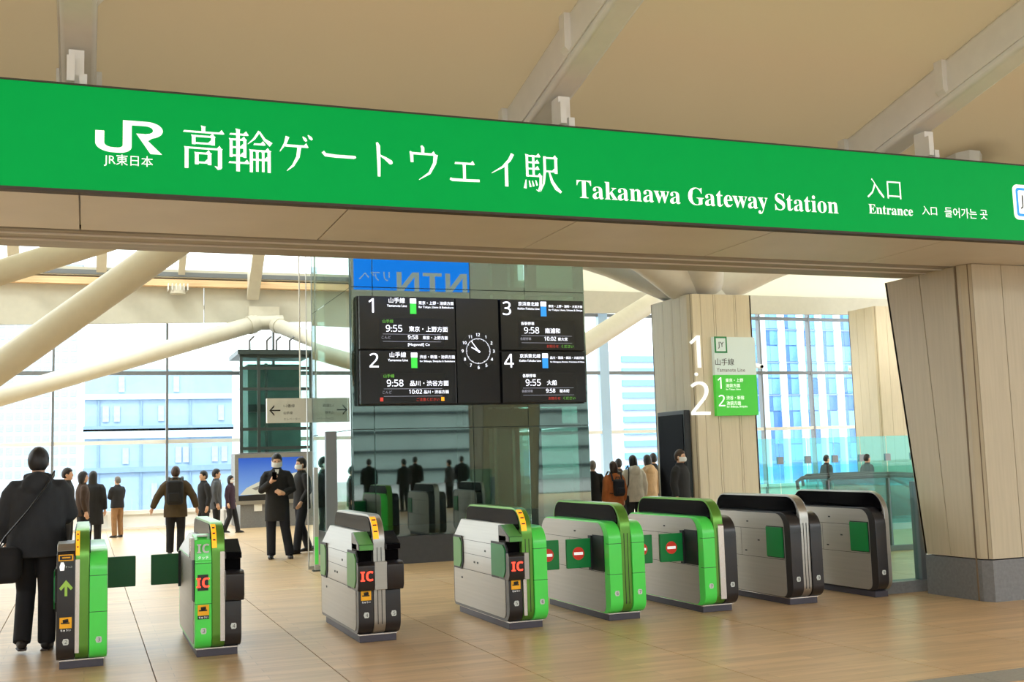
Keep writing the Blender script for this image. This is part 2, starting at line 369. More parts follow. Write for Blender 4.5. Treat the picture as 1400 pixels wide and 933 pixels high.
# ---- window wall at the back
win = thing('window_1', 'tall glass window wall at the back of the concourse', None, kind='structure')
YF = 32.0
zt = (0.0, .44, 2.32, 4.2, 6.05, 6.7)
mull = [-13, -9.6, -6.7, -3.75, -.84, 2.06, 4.96, 7.86, 10.76, 13.0, 15.36, 18.3, 21.2, 23.2, 25.45, 28, 31, 33.5]
for i in range(len(mull)-1):
    for j in range(len(zt)-1):
        if j == 0:
            obj('spandrel_panel', B(mull[i]+.04, mull[i+1]-.04, YF-.03, YF+.03, .06, .40), 'steel_white', win, False)
        else:
            obj('pane', B(mull[i]+.02, mull[i+1]-.02, YF-.006, YF+.006, zt[j]+.02, zt[j+1]-.02), 'teal_glass' if (j == 1 and mull[i] > 11 and False) else 'clear_glass', win, False)
for x in mull:
    big = x == 15.36 or x == 25.45
    obj('mullion', B(x-(.16 if big else .03), x+(.16 if big else .03), YF-.1, YF+.1, 0, 6.7), 'mullion_blue' if big else 'mullion', win, False)
for z in zt[1:5]:
    obj('transom', B(-13, 33.5, YF-.09, YF+.05, z-.05, z+.05), 'mullion' if z > 3 else 'steel_white', win, False)
obj('sill', B(-13, 33.5, YF-.25, YF+.1, 0, .06), 'steel_white', win, False)
for x in (-8.2, -5.3, -2.3, .6, 3.5, 6.4): obj('sill_post', B(x-.06, x+.06, YF-.16, YF-.04, .06, .42), 'steel_white', win, False)

wl = tag(obj('glare_wall_left', B(-13.6, -13.4, -4, 26, 0, 4.6), 'wall_grey', smooth=False), 'added unseen grey side wall beyond the left edge that cuts glare', kind='structure')  # out of view, added to keep bright side sky off the gates
# ---- roof struts
def strut(label, a, b, r, m='steel_cream', name='roof_strut', node=True):
    t = thing(name, label, 'strut', a)
    a, b = Vector(a), Vector(b); d = b-a
    obj('pipe', MB().tube([(0, 0, 0), d], r, 20), m, t)
    if node:
        n = d.normalized()
        obj('collar', MB().tube([d-n*.30, d-n*.12], r*1.12, 20), m, t)
    return t
def down(a, b, z=.02, x=None):      # lower end carried on to the floor (or to a wall at x)
    d = a-b; k = (z-b.z)/d.z if x is None else (x-b.x)/d.x
    return b+d*k
a, b = at(-60, 545, 19), at(260, 318, 17.5)
strut('thick cream roof strut slanting from upper left, nearer the viewer', down(a, b), b+(b-a)*.5, .24, node=False)
a, b = at(-60, 560, 28.5), at(352, 442, 31.2)
strut('long cream roof strut slanting low across the left windows', down(a, b), b, .23)
foot = at(660, 560, 24)
strut('short cream roof strut falling to the right from the strut joint', foot, at(374, 443, 31.2), .2)
strut('cream roof strut between the display tower and the clad column', foot, at(912, 420, 27.5)+Vector((1.2, .6, 1.0)), .26, node=False)
fp = thing('strut_post', 'cream post behind the glass tower where two roof struts meet', 'post', (foot.x, foot.y, 0))
obj('post_body', MB().tube([(0, 0, .03), (0, 0, foot.z+.15)], .26, 18), 'steel_cream', fp)
obj('foot_plate', B(-.4, .4, -.4, .4, 0, .03), 'steel_white', fp, False)
nd = thing('strut_joint', 'cream steel joint where two roof struts meet under the fascia', 'joint', at(362, 443, 31.2))
obj('joint_body', MB().tube([(-.5, 0, .0), (.5, 0, .05)], .2, 16), 'steel_cream', nd)
obj('joint_plate', B(-.42, .42, .1, .3, -.1, .5), 'steel_cream', nd, False)
a, b = at(-40, 385, 16), at(130, 333, 16)
strut('pale roof member in the upper left corner just under the beam', down(a, b, x=-13.38), b+(b-a)*3.6, .17, node=False)
# uplight fitting
up = thing('ceiling_lamp', 'small slatted lamp on the timber beam above the windows', 'lamp', at(243, 397, 31.1))
obj('lamp_body', MB().tube([(0, 0, -.1), (0, 0, .1)], .2, 14), 'steel_cream', up)
for k in range(6): obj('fin', B(-.26+.1*k, -.24+.1*k, -.21, .21, -.02, .16), 'steel_white', up, False)

# ================================================================ sign beam
YS, ZS0, ZS1 = 7.79, 3.40, 4.135
sb = thing('station_sign_beam', 'long green station name sign on a beam above the ticket gates', 'sign', (0, YS, ZS0))
def sx(px, py): return at(px, py, YS)
XL, XR = -3.8, 14.0
obj('sign_face', B(XL, XR, 0, .06, .02, ZS1-ZS0), 'green_sign', sb, False)
obj('sign_edge', B(XL, XR, -.012, .07, 0, .02), 'soffit_dark', sb, False)
obj('sign_edge', B(XL, XR, -.006, .07, ZS1-ZS0, ZS1-ZS0+.012), 'soffit_dark', sb, False)
obj('beam_core', B(XL, XR, .07, 1.22, .04, ZS1-ZS0-.03), 'soffit', sb, False)
sj = [-3.72+1.83*k for k in range(0, 10)] + [14.0]
for i in range(len(sj)-1):
    obj('soffit_panel', B(sj[i]+.006, sj[i+1]-.006, .03, 1.235, .005, .035), 'soffit', sb, False)
obj('soffit_shadow_gap', B(XL, XR, 1.24, 1.27, .02, .06), 'soffit_dark', sb, False)
rearb = obj('rear_beam', B(XL, XR, 1.28, 1.98, -.0, .45), 'beam_wood', sb, False)
obj('soffit_rail', B(XL, XR, 1.38, 1.40, -.012, 0), 'soffit', rearb, False)
obj('soffit_rail', B(XL, XR, 1.62, 1.64, -.012, 0), 'soffit', rearb, False)
for X in (-.09, 3.56, 7.22, 10.87):
    h = obj('hanger_plate', B(X-.05, X+.05, .16, .30, ZS1-ZS0-.03, 1.04), 'steel_white', sb, False)
    obj('hanger_lug', B(X-.06, X-.01, .10, .16, .80, .98), 'steel_white', h, False)
    obj('hanger_lug', B(X+.02, X+.07, .12, .16, ZS1-ZS0+.01, .86), 'steel_white', h, False)
def s_at(px, py): p = sx(px, py); return p.x, p.z-ZS0
# JR emblem
x0, z0 = s_at(130, 206); x1, z1 = s_at(220, 168)
def arc(cx, cy, r, a0, a1, n=10): return [(cx+r*math.cos(math.radians(a0+(a1-a0)*k/n)), cy+r*math.sin(math.radians(a0+(a1-a0)*k/n))) for k in range(n+1)]
Wd = x1-x0
J = [(.0, .62), (.0, .27)] + arc(.27, .27, .27, 180, 270) + [(.36, 0)] + arc(.36, .19, .19, 270, 360) + [(.55, .97), (.415, .97), (.415, .23)] + arc(.33, .23, .085, 0, -90) + [(.27, .145)] + arc(.27, .28, .135, 270, 180) + [(.135, .62)]
Rr = [(.55, .97), (.76, .97)] + arc(.76, .73, .24, 90, -60) + [(1.0, .0), (.8, 0), (.62, .32), (.62, .50)]
R1 = [(.54, .97), (.78, .97)] + arc(.78, .72, .25, 90, -70, 12) + [(.84, .49), (.78, .59)] + arc(.76, .72, .12, -80, 90, 8) + [(.54, .84)]
R2 = [(.64, .59), (.84, .59), (.87, .49), (1.0, .02), (.84, .02), (.60, .47)]
R2 = [(.62, .60), (.80, .60), (.86, .48), (.80, .40), (1.02, .02), (.84, .02)]
obj_l = flatpoly('sign_white', sb, 'railway_emblem', [J, R1, R2], x0, -.001, z0-.004, Wd, s_at(175, 164)[1]-s_at(175, 210)[1])
bx, bz = s_at(142, 227)
txt('JR東日本', 'sign_white', sb, bx, -.001, bz, width=s_at(209, 228)[0]-bx)
# the nine large characters
order = ['taka', 'nawa', 'ge', 'bar', 'to', 'u', 'e', 'i', 'eki']
cx0 = s_at(278, 203)[0]; cx1 = s_at(741, 238)[0]; zb = (s_at(278, 230)[1] + s_at(741, 259)[1])/2
CS = (s_at(308, 200)[0]-s_at(248, 200)[0])
for i, k in enumerate(order):
    cx = cx0 + (cx1-cx0)*i/8
    s_ = CS/100*(1.0 if k in ('taka', 'nawa', 'eki') else .92)
    zb = s_at(278, 230)[1]*(1-i/8) + s_at(741, 262)[1]*i/8
    flatpoly('sign_white', sb, 'station_name_character', KANJI[k], cx-50*s_, -.001, zb+(.02 if s_ < CS/100 else 0), s_)
tx, tz = s_at(789, 271); tx2, tz2 = s_at(1146, 288)
txt(serif('Takanawa Gateway Station'), 'sign_white', sb, tx, -.001, (tz+tz2)/2-.055, width=tx2-tx, off=-.003)
ex, ez = s_at(1186, 270); ex2, _ = s_at(1232, 270)
txt('入口', 'sign_white', sb, ex, -.001, ez, width=ex2-ex, off=-.008)
ex, ez = s_at(1188, 292); ex2, _ = s_at(1248, 292)
txt(serif('Entrance'), 'sign_white', sb, ex, -.001, ez, width=ex2-ex, off=-.004)
ex, ez = s_at(1261, 293.5); ex2, _ = s_at(1281, 293)
txt('入口', 'sign_white', sb, ex, -.001, ez, width=ex2-ex)
ex, ez = s_at(1292, 297); ex2, _ = s_at(1350, 297)
txt('들어가는 곳', 'sign_white', sb, ex, -.001, ez, width=ex2-ex)
# line badge at the right end
ex, ez = s_at(1387, 300); ex3, ez3 = s_at(1430, 259)
bd = obj('line_badge', MB().prism(rrect(ex, ex+.36, ez, ez+.33, .05), -.008, 0, 'y'), 'sign_white', sb, False)
obj('badge_ring', MB().prism(rrect(ex+.03, ex+.33, ez+.03, ez+.30, .03), -.010, -.007, 'y'), 'chip_blue', bd, False)
obj('badge_plate', MB().prism(rrect(ex+.055, ex+.305, ez+.055, ez+.275, .015), -.012, -.009, 'y'), 'sign_white', bd, False)
txt('JK', 'print_black', bd, ex+.075, -.013, ez+.10, h=.13, thick=.002)

# drain funnel seen above the sign
dr = thing('roof_drain', 'grey faceted drain funnel hanging from the ceiling above the sign', 'drain', at(1312, 212, 9.2))
obj('funnel', MB().tube([(0, 0, -.25), (0, 0, .02), (0, 0, .14)], [.2, .23, .36], 10), 'steel_white', dr, False)
obj('funnel_rim', MB().tube([(0, 0, .14), (0, 0, .17)], .38, 10), 'soffit_dark', dr, False)
obj('pipe', MB().tube([(0, 0, -.3), (0, 0, -.6)], .1, 12), 'steel_white', dr)
obj('hanger_rod', B(-.02, .02, -.02, .02, .15, .62), 'steel_white', dr, False)

# ================================================================ pillars
def pillar(name, label, X0, X1, Y0, Y1, ztop, zbase, flare, plank, boards_x, boards_y, base=True):
    """square clad pillar; faces -y and -x get separate boards; flare = extra depth of the far side at the top"""
    t = thing(name, label, 'pillar', (X0, Y0, 0))
    w_, d_ = X1-X0, Y1-Y0
    c = .10
    z0 = zbase if base else 0
    mb = MB().hexa([(.03, .03, z0), (w_-.03, .03, z0), (w_-.03, d_-.03, z0), (.03, d_-.03, z0)], [(.03, .03, ztop), (w_-.03, .03, ztop), (w_-.03, d_-.03+flare, ztop), (.03, d_-.03+flare, ztop)])
    obj('core', mb, 'joint_dark', t, False)
    if base:
        obj('stone_base', MB().prism([(0, c), (c*.5, 0), (w_, 0), (w_, d_), (0, d_)], 0, zbase-.012, 'z'), 'stone_grey', t, False)
    e = c*.5
    def yz(y, z): return y + flare*(max(0, y-.1)/(d_-.1))*(z-z0)/(ztop-z0)
    # front boards
    n = len(boards_x)
    for i in range(n-1):
        a, b = boards_x[i], boards_x[i+1]
        for q in (0,): obj('cladding_board', B(a+.004, b-.004, 0, .04, z0, ztop), plank, t, False)
    # chamfer board
    if e: obj('corner_board', MB().prism([(0, c+.004), (e-.002, 0.002), (e+.02, .03), (.03, c+.02)], z0, ztop, 'z'), plank, t, False)
    for i in range(len(boards_y)-1):
        a, b = boards_y[i]+.004, boards_y[i+1]-.004
        obj('cladding_board', MB().hexa([(0, a, z0), (.04, a, z0), (.04, b, z0), (0, b, z0)], [(0, yz(a, ztop), ztop), (.04, yz(a, ztop), ztop), (.04, yz(b, ztop), ztop), (0, yz(b, ztop), ztop)]), plank, t, False)
    obj('back_face', MB().hexa([(.0, d_-.03, z0), (w_, d_-.03, z0), (w_, d_, z0), (0, d_, z0)], [(0, d_-.03+flare, ztop), (w_, d_-.03+flare, ztop), (w_, d_+flare, ztop), (0, d_+flare, ztop)]), plank, t, False)
    obj('side_face', MB().hexa([(w_-.03, 0, z0), (w_, 0, z0), (w_, d_, z0), (w_-.03, d_, z0)], [(w_-.03, 0, ztop), (w_, 0, ztop), (w_, d_+flare, ztop), (w_-.03, d_+flare, ztop)]), plank, t, False)
    return t
p1 = pillar('wood_clad_pillar', 'big wood-clad pillar with grey stone base at the right end of the gates', 8.38, 9.75, 8.82, 9.72, 3.40, .42, .36, 'plank', [.05, .44, .86, 1.37], [.10, .16, .52, .9])
obj('corner_trim', B(-.004, .02, .155, .175, 0, 3.4), 'joint_dark', p1, False)
p2 = pillar('wood_clad_pillar', 'wood-clad column carrying the green and white platform sign', 9.88, 11.14, 17.0, 18.42, 4.36, .4, 0, 'plank_pale', [.05, .22, .48, .52, .90, .94, 1.26], [.10, .34, .62, .66, .98, 1.42])
# column capital arms
cap = thing('column_capital', 'pale branching steel capital on top of the clad column', 'capital', (10.5, 17.7, 4.36))
obj('hub', MB().tube([(0, 0, 0), (0, 0, .5)], [.52, .45], 20), 'steel_white', cap)
for dx, dy, dz in ((-2.6, -1.2, 1.0), (2.6, -.6, 1.1), (-.9, -2.0, 1.25), (-2.4, 2.2, 1.5), (2.4, 2.2, 1.5)):
    obj('arm', MB().tube([(0, 0, .2), (dx*.5, dy*.5, .1+dz*.55), (dx, dy, dz)], [.45, .36, .28], 20), 'steel_white', cap)
p3 = pillar('wood_clad_pillar', 'sunlit warm wood-clad column far back beside the right-hand window', 23.3, 24.6, 28.6, 29.9, 6.05, .4, 0, 'plank', [.05, .45, .85, 1.30], [.10, .5, .9, 1.3])

# platform sign on column 2
pl = thing('platform_sign', 'white and green platform direction sign board fixed on the clad column', 'sign', (0, 16.97, 0))
def c2(px, py): p = at(px, py, 16.95); return p.x, p.z
xa, za = c2(974, 461); xb, zbm = c2(1036, 568); zm = c2(1003, 513)[1]
obj('upper_panel', B(xa, xb, -.05, .03, zm, za), 'jy_pale', pl, False)
obj('lower_panel', B(xa, xb, -.05, .03, zbm, zm), 'jy_green', pl, False)
bx, bz = c2(976, 483)
bw = c2(993, 483)[0]-bx
fr = obj('line_badge', B(bx, bx+bw, -.056, -.05, bz, bz+bw*1.15), 'rim_green', pl, False)
obj('badge_plate', B(bx+.03, bx+bw-.03, -.058, -.055, bz+.03, bz+bw*1.15-.03), 'jy_pale', fr, False)
txt('JY', 'print_black', fr, bx+bw/2, -.059, bz+.075, h=.12, align='c')
txt('山手線', 'print_black', pl, bx, -.051, c2(976, 500)[1], width=.38)
txt('Yamanote Line', 'print_grey', pl, bx+.02, -.051, c2(976, 508)[1]-.01, width=.58)
dgt = dg
for dgi, py, l1, l2 in (('1', 532, '東京・上野', '池袋方面'), ('2', 556, '渋谷・新宿', '池袋方面')):
    zz = c2(980, py)[1]
    txt(dgt(dgi), 'sign_white', pl, bx+.03, -.051, zz, h=.20)
    txt(l1, 'sign_white', pl, bx+.19, -.051, zz+.115, width=.36)
    txt(l2, 'sign_white', pl, bx+.19, -.051, zz+.02, width=.29)
    txt('for Tokyo, Ueno' if dgi == '1' else 'for Shibuya, Shinjuku', 'sign_white', pl, bx+.19, -.051, zz-.035, width=.30 if dgi == '1' else .42)
nu = thing('platform_numerals', 'large white numerals one and two on the clad column', 'numerals', (0, 16.97, 0))
xn, zn = c2(944, 503); txt(dg('1'), 'sign_white', nu, xn, -.03, zn, h=c2(950, 459)[1]-zn, thick=.03, name='numeral', off=-.006)
xn, zn = c2(945, 568); txt(dg('2'), 'sign_white', nu, xn, -.03, zn, h=c2(950, 522)[1]-zn, thick=.03, name='numeral', off=-.006)
obj('dot', MB().tube([(xn+.14, -.03, c2(957, 512)[1]), (xn+.14, 0, c2(957, 512)[1])], .03, 12), 'sign_white', nu)
# screen on its side
sc = thing('information_screen', 'tall dark information screen standing at the left side of the clad column', 'screen', (9.86, 17.12, 0))
obj('housing', B(-.12, 0, 0, .98, 0, 2.32), 'display_frame', sc, False, bevel=.01)
obj('glass_face', B(-.13, -.12, .05, .93, .35, 2.25), 'hood_black', sc, False)

# ================================================================ glass tower with departure boards
TX0, TX1, TY0, TY1, TZ = 3.82, 7.80, 16.88, 20.2, 6.4
tw = thing('glass_lift_tower', 'glass lift tower behind the gates that carries the departure boards', 'tower', (TX0, TY0, 0))
W_, D_ = TX1-TX0, TY1-TY0
obj('plinth', B(0, W_, 0, D_, 0, .42), 'tower_dark', tw, False)
for x in (0, 1.95, W_-.14): obj('post', B(x, x+(.14 if x else .06), .03, .15, .42, TZ), 'tower_steel', tw, False)
for x in (0, W_-.1): obj('post', B(x, x+.1, D_-.1, D_, .42, TZ), 'tower_steel', tw, False)
for z, h in ((2.05, .07), (2.40, .30), (4.25, .12), (TZ-.15, .15)): obj('cross_beam', B(.05, W_-.05, .04, .14, z, z+h), 'tower_steel', tw, False)
px_ = [0, .34, 1.95, 2.9, W_]
pz_ = [.42, 2.08, 4.30, TZ]
for i in range(4):
    for j in range(3): obj('pane', B(px_[i]+.006, px_[i+1]-.006, 0, .014, pz_[j]+.006, pz_[j+1]-.006), 'tower_glass', tw, False)
for j in range(3):
    obj('pane', B(0, .014, .02, D_-.1, pz_[j]+.006, pz_[j+1]-.006), 'tower_glass', tw, False)
    obj('pane', B(W_-.014, W_, .02, D_-.1, pz_[j]+.006, pz_[j+1]-.006), 'tower_glass', tw, False)
obj('roof_slab', B(0, W_, 0, D_, TZ, TZ+.15), 'tower_steel', tw, False)
# lift car and shaft inside
for x in (2.3, 3.25): obj('shaft_post', B(x, x+.16, .7, .86, .42, TZ), 'tower_steel', tw, False)
for x in (2.62, 2.95): obj('guide_rail', B(x, x+.05, .9, .96, .42, TZ), 'chrome', tw, False)
obj('shaft_lintel', B(2.05, W_-.2, .65, .85, 2.1, 2.4), 'tower_steel', tw, False)
obj('back_wall', B(.2, W_-.2, D_-.3, D_-.2, .42, TZ), 'tower_dark', tw, False)
obj('lift_car', B(2.45, 3.2, 1.2, 2.4, .45, 2.5), 'silver', tw, False)

def bd(px, py): p = at(px, py, 16.66); return p.x, p.z
bl, bt = bd(500, 401); br_, bb = bd(803, 550)
bl = bd(489, 470)[0]
bo = thing('departure_board', 'black departure board with four panels and a clock on the glass tower', 'board', (0, 16.66, 0))
ztop = 4.14; zbot = 2.44; xL, xR = bl+.02, br_
xm1, xm2 = bd(624, 480)[0], bd(685, 480)[0]
zmid = (ztop+zbot)/2
obj('clock_panel', B(xm1+.02, xm2-.02, .04, .2, zbot+.02, ztop-.01), 'display_black', bo, False)
obj('backing', B(xL, xR, .12, .21, zbot, ztop), 'display_frame', bo, False)
panels = [(xL, xm1, zmid, ztop, '1', '山手線', 'Yamanote Line', '東京・上野・池袋方面', 'for Tokyo, Ueno & Ikebukuro', 'g', '山手線', '9:55', '東京・上野方面', '9:58', '東京・上野方面', None),
          (xL, xm1, zbot, zmid, '2', '山手線', 'Yamanote Line', '渋谷・新宿・池袋方面', 'for Shibuya, Shinjuku & Ikebukuro', 'g', '山手線', '9:58', '品川・渋谷方面', '10:02', '品川・渋谷方面', 'r'),
          (xm2, xR, zmid, ztop, '3', '京浜東北線', 'Keihin-Tohoku Line', '東京・上野・浦和・大宮方面', 'for Tokyo, Ueno, Urawa & Omiya', 'b', '各駅停車', '9:58', '南浦和', '10:02', '東大宮', 'y'),
          (xm2, xR, zbot, zmid, '4', '京浜東北線', 'Keihin-Tohoku Line', '品川・蒲田・横浜・大船方面', 'for Shinagawa, Kamata, Yokohama & Ofuna', 'b', '各駅停車', '9:55', '大船', '9:58', '桜木町', 'y')]
for x0, x1, z0, z1, num, ln, le, dst, de, colr, kind_, t1, d1, t2, d2, sc_ in panels:
    p = obj('display_panel', B(x0+.012, x1-.012, 0, .12, z0+.012, z1-.012), 'display_black', bo, False, bevel=.008)
    y = -.001; wd = x1-x0; left = x0 + (.16 if x0 == xL else .05)
    zt_ = z1-.03
    txt(dg(num), 'led_white', p, left, y, zt_-.24, h=.22)
    lx = left+.20
    txt(ln, 'led_white', p, lx+.25, y, zt_-.085, width=.26 if colr == 'g' else .36, align='c')
    txt(le, 'led_white', p, lx+.25, y, zt_-.145, width=.32 if colr == 'g' else .38, align='c')
    chip = obj('line_chip', B(lx+.46, lx+.56, y-.003, y, zt_-.25, zt_-.09), 'chip_green' if colr == 'g' else 'chip_blue', p, False)
    obj('chip_top', B(lx+.46, lx+.56, y-.003, y, zt_-.085, zt_-.01), 'led_white', chip, False)
    dx = lx+.60; avail = x1-.03-dx
    txt(dst, 'led_white', p, dx, y, zt_-.10, width=min(avail, .80))
    txt(de, 'led_white', p, dx, y, zt_-.165, width=min(avail, .80))
    sx0 = x0+wd*.24; sw = wd*.60; sz = z0+.06
    obj('led_screen', B(sx0-.05, sx0+sw+.05, y-.001, y+.02, z0+.05, zt_-.32), 'display_frame', p, False)
    y2 = y-.004
    txt(kind_, 'led_green' if colr == 'g' else 'led_white', p, sx0, y2, zt_-.40, h=.055)
    txt(dg(t1), 'led_white', p, sx0+.05, y2, zt_-.535, h=.105)
    txt(d1, 'led_white', p, sx0+.42, y2, zt_-.53, h=.085)
    obj('led_line', B(sx0, sx0+sw, y2-.001, y2, zt_-.575, zt_-.570), 'led_dim', p, False)
    txt('こんど' if colr == 'g' else '各駅停車', 'led_dim', p, sx0-.02, y2, zt_-.645, h=.045)
    txt(dg(t2), 'led_white', p, sx0+.40, y2, zt_-.65, h=.065)
    txt(d2, 'led_white', p, sx0+.64, y2, zt_-.65, h=.055)
    obj('led_line', B(sx0, sx0+sw, y2-.001, y2, zt_-.69, zt_-.685), 'led_dim', p, False)
    if sc_ is None: txt('[Hoguwall] Co', 'led_white', p, sx0+.40, y2, zt_-.765, h=.055)
    elif sc_ == 'r':
        obj('led_block', B(sx0-.06, sx0-.01, y2-.001, y2, zt_-.765, zt_-.705), 'led_darkred', p, False)
        txt('ご注意ください', 'led_darkred', p, sx0+.52, y2, zt_-.765, h=.05)
        obj('led_block', B(sx0+sw-.02, sx0+sw+.03, y2-.001, y2, zt_-.765, zt_-.705), 'led_orange', p, False)
    else: txt('お知らせ', 'led_darkred', p, sx0+.44, y2, zt_-.765, h=.05); txt('ください', 'led_green', p, sx0+.70, y2, zt_-.765, h=.05)
# clock
cx = (xm1+xm2)/2; cz = bd(655, 480)[1]
ck = obj('clock_face', MB().tube([(cx, .03, cz), (cx, .045, cz)], .30, 32), 'display_frame', bo)
for k in range(60):
    a = 2*PI*k/60
    r0 = .195
    me = None
    if k % 5 == 0:
        n_ = 12 if k == 0 else k//5
        txt(dg(str(n_)), 'led_white', ck, cx+.262*math.sin(a), .029, cz+.262*math.cos(a), h=.048, align='c', valign='c', name='hour_numeral')
mb = MB()
for k in range(60):
    a = 2*PI*k/60; s, c = math.sin(a), math.cos(a)
    q = .012 if k % 5 else .022
    p0 = (cx+.205*s, cz+.205*c); p1_ = (cx+(.205-q)*s, cz+(.205-q)*c); nx, nz = c*.0035, -s*.0035
    mb.prism([(p0[0]+nx, p0[1]+nz), (p0[0]-nx, p0[1]-nz), (p1_[0]-nx, p1_[1]-nz), (p1_[0]+nx, p1_[1]+nz)], .026, .03, 'y')
obj('minute_ticks', mb, 'led_white', ck, False, kind='stuff')
for ang, ln_, wd_ in ((2*PI*(9.9/12), .13, .011), (2*PI*54/60, .19, .008)):
    s, c = math.sin(ang), math.cos(ang); nx, nz = c*wd_, -s*wd_
    obj('clock_hand', MB().prism([(cx-.03*s+nx, cz-.03*c+nz), (cx-.03*s-nx, cz-.03*c-nz), (cx+ln_*s-nx*.6, cz+ln_*c-nz*.6), (cx+ln_*s+nx*.6, cz+ln_*c+nz*.6)], .02, .025, 'y'), 'led_white', ck, False)

# ---- low glass screens left of the tower
gs2 = thing('glass_screen', 'clear glass pane standing between tower and hanging sign', 'glass screen', (3.14, 16.95, 0))
obj('pane', B(0, .62, 0, .016, .05, 5.4), 'clear_glass', gs2, False)
obj('edge_trim', B(-.012, 0, -.01, .03, 0, 5.4), 'silver', gs2, False)
obj('foot_rail', B(0, .62, -.02, .035, 0, .05), 'silver', gs2, False)
gp = thing('metal_post', 'brown grey metal post standing at the left of the glass tower', 'post', (3.33, 16.55, 0))
obj('post_body', B(0, .17, 0, .1, .02, 2.05), 'mullion', gp, False, bevel=.01)
obj('foot', B(-.04, .21, -.04, .14, 0, .02), 'tower_steel', gp, False)
gp2 = thing('metal_post', 'slim pale metal post of the low glass gate near phone man', 'post', (3.16, 16.6, 0))
obj('post_body', B(0, .06, 0, .06, .02, 1.52), 'silver', gp2, False)
obj('foot', B(-.03, .09, -.03, .09, 0, .02), 'tower_steel', gp2, False)
obj('painted_reflection', B(-.002, .05, -.006, 0, .1, .5), 'gate_green', gp2, False)  # green strip painted on the post as a faint green reflection

# ---- hanging direction sign
a = at(365, 545, 20.5); b = at(467, 577, 20.5)
hg = thing('hanging_sign', 'grey hanging direction sign with black arrows left of the tower', 'sign', (a.x, 20.5, b.z))
hw, hh = b.x-a.x, a.z-b.z
obj('board', B(0, hw, 0, .12, 0, hh), 'steel_white', hg, False)
def arrow_pts(d): return [[(0, .5), (.45, 1), (.45, .82), (.2, .56), (1, .56), (1, .44), (.2, .44), (.45, .18), (.45, 0)]] if d < 0 else [[(1, .5), (.55, 1), (.55, .82), (.8, .56), (0, .56), (0, .44), (.8, .44), (.55, .18), (.55, 0)]]
flatpoly('print_black', hg, 'arrow', arrow_pts(-1), .04, -.001, hh*.28, .2)
flatpoly('print_black', hg, 'arrow', arrow_pts(1), hw-.24, -.001, hh*.28, .2)
txt('1-2番線', 'print_black', hg, .30, -.001, hh*.62, width=.2)
txt('山手線', 'print_black', hg, .30, -.001, hh*.34, width=.16)
txt('エレベーター', 'print_grey', hg, .30, -.001, hh*.1, width=.3)
txt('3-4番線', 'print_black', hg, hw-.52, -.001, hh*.62, width=.2)
txt('出口', 'print_black', hg, hw-.48, -.001, hh*.2, width=.12)
obj('hanger_rod', MB().tube([(hw*.45, .06, hh), (hw*.45, .06, 10.9-b.z)], .014, 8), 'steel_white', hg)

# ---- lift kiosk with train poster
kx0, kx1, ky = 3.72, 5.62, 29.6
ki = thing('glass_lift_kiosk', 'dark green glass lift kiosk with grey lower wall by the windows', 'kiosk', (kx0, ky, 0))
kw = kx1-kx0
obj('lower_wall', B(0, kw, 0, 1.9, 0, 1.93), 'stone_grey', ki, False)
for x in (0, .45, kw-.08): obj('post', B(x, x+.08, .0, .08, 1.93, 4.5), 'tower_steel', ki, False)
for z in (2.0, 2.5, 3.55, 4.1, 4.42): obj('cross_beam', B(0, kw, .02, .1, z, z+.08), 'tower_steel', ki, False)
kz = [1.95, 2.54, 4.14, 4.46]
for i, (xa, xb) in enumerate(((.08, .45), (.53, kw-.08))):
    for j in range(3): obj('pane', B(xa, xb, .03, .045, kz[j], kz[j+1]), 'shaft_glass', ki, False)
mat('shaft_inner', (96, 132, 126), .5, 0, .2, 2)
obj('inner_core', B(.3, kw-.2, .7, 1.8, 1.93, 4.3), 'shaft_inner', ki, False)
obj('inner_rail', B(.7, .78, .4, .5, 1.93, 4.3), 'chrome', ki, False)
obj('machine_beam', B(.25, kw-.1, .3, .6, 3.0, 3.2), 'tower_steel', ki, False)
obj('roof', B(-.05, kw+.05, -.05, 1.95, 4.5, 4.62), 'tower_steel', ki, False)
for x in (.3, .75, 1.0, 1.35): obj('roof_light', MB().tube([(x, .3, 4.62), (x, .3, 4.9), (x+.1, .2, 5.0)], .03, 8), 'mullion', ki)
po = thing('train_poster', 'framed poster of a bullet train under a deep blue sky', 'poster', (0, ky-.06, 0))
pa, pb = at(326, 627, ky-.06), at(415, 682, ky-.06)
obj('frame', B(pa.x-.1, pb.x+.1, 0, .06, pb.z-.1, pa.z+.1), 'silver', po, False)
mp_ = bpy.data.materials.new('poster_sky'); mp_.use_nodes = True
n = mp_.node_tree.nodes; l = mp_.node_tree.links
tc = n.new('ShaderNodeTexCoord'); se = n.new('ShaderNodeSeparateXYZ'); rp = n.new('ShaderNodeValToRGB'); l.new(tc.outputs['Generated'], se.inputs[0]); l.new(se.outputs['Z'], rp.inputs[0])
rp.color_ramp.elements[0].color = (*lin((110, 150, 205)), 1); rp.color_ramp.elements[1].color = (*lin((16, 70, 170)), 1); l.new(rp.outputs[0], n['Principled BSDF'].inputs['Base Color'])
l.new(rp.outputs[0], n['Principled BSDF'].inputs['Emission Color']); n['Principled BSDF'].inputs['Emission Strength'].default_value = .25
M['poster_sky'] = mp_
obj('picture', B(pa.x, pb.x, -.006, 0, pb.z, pa.z), 'poster_sky', po, False)
ww, hh2 = pb.x-pa.x, pa.z-pb.z
flatpoly('print_black', po, 'printed_track', [[(0, 0), (1, 0), (1, .2), (0, .12)]], pa.x, -.007, pb.z, ww, hh2)
flatpoly('print_dimwhite', po, 'printed_train', [[(.02, .14), (.12, .30), (.40, .50), (1, .66), (1, .18), (.4, .14)]], pa.x, -.011, pb.z, ww, hh2)
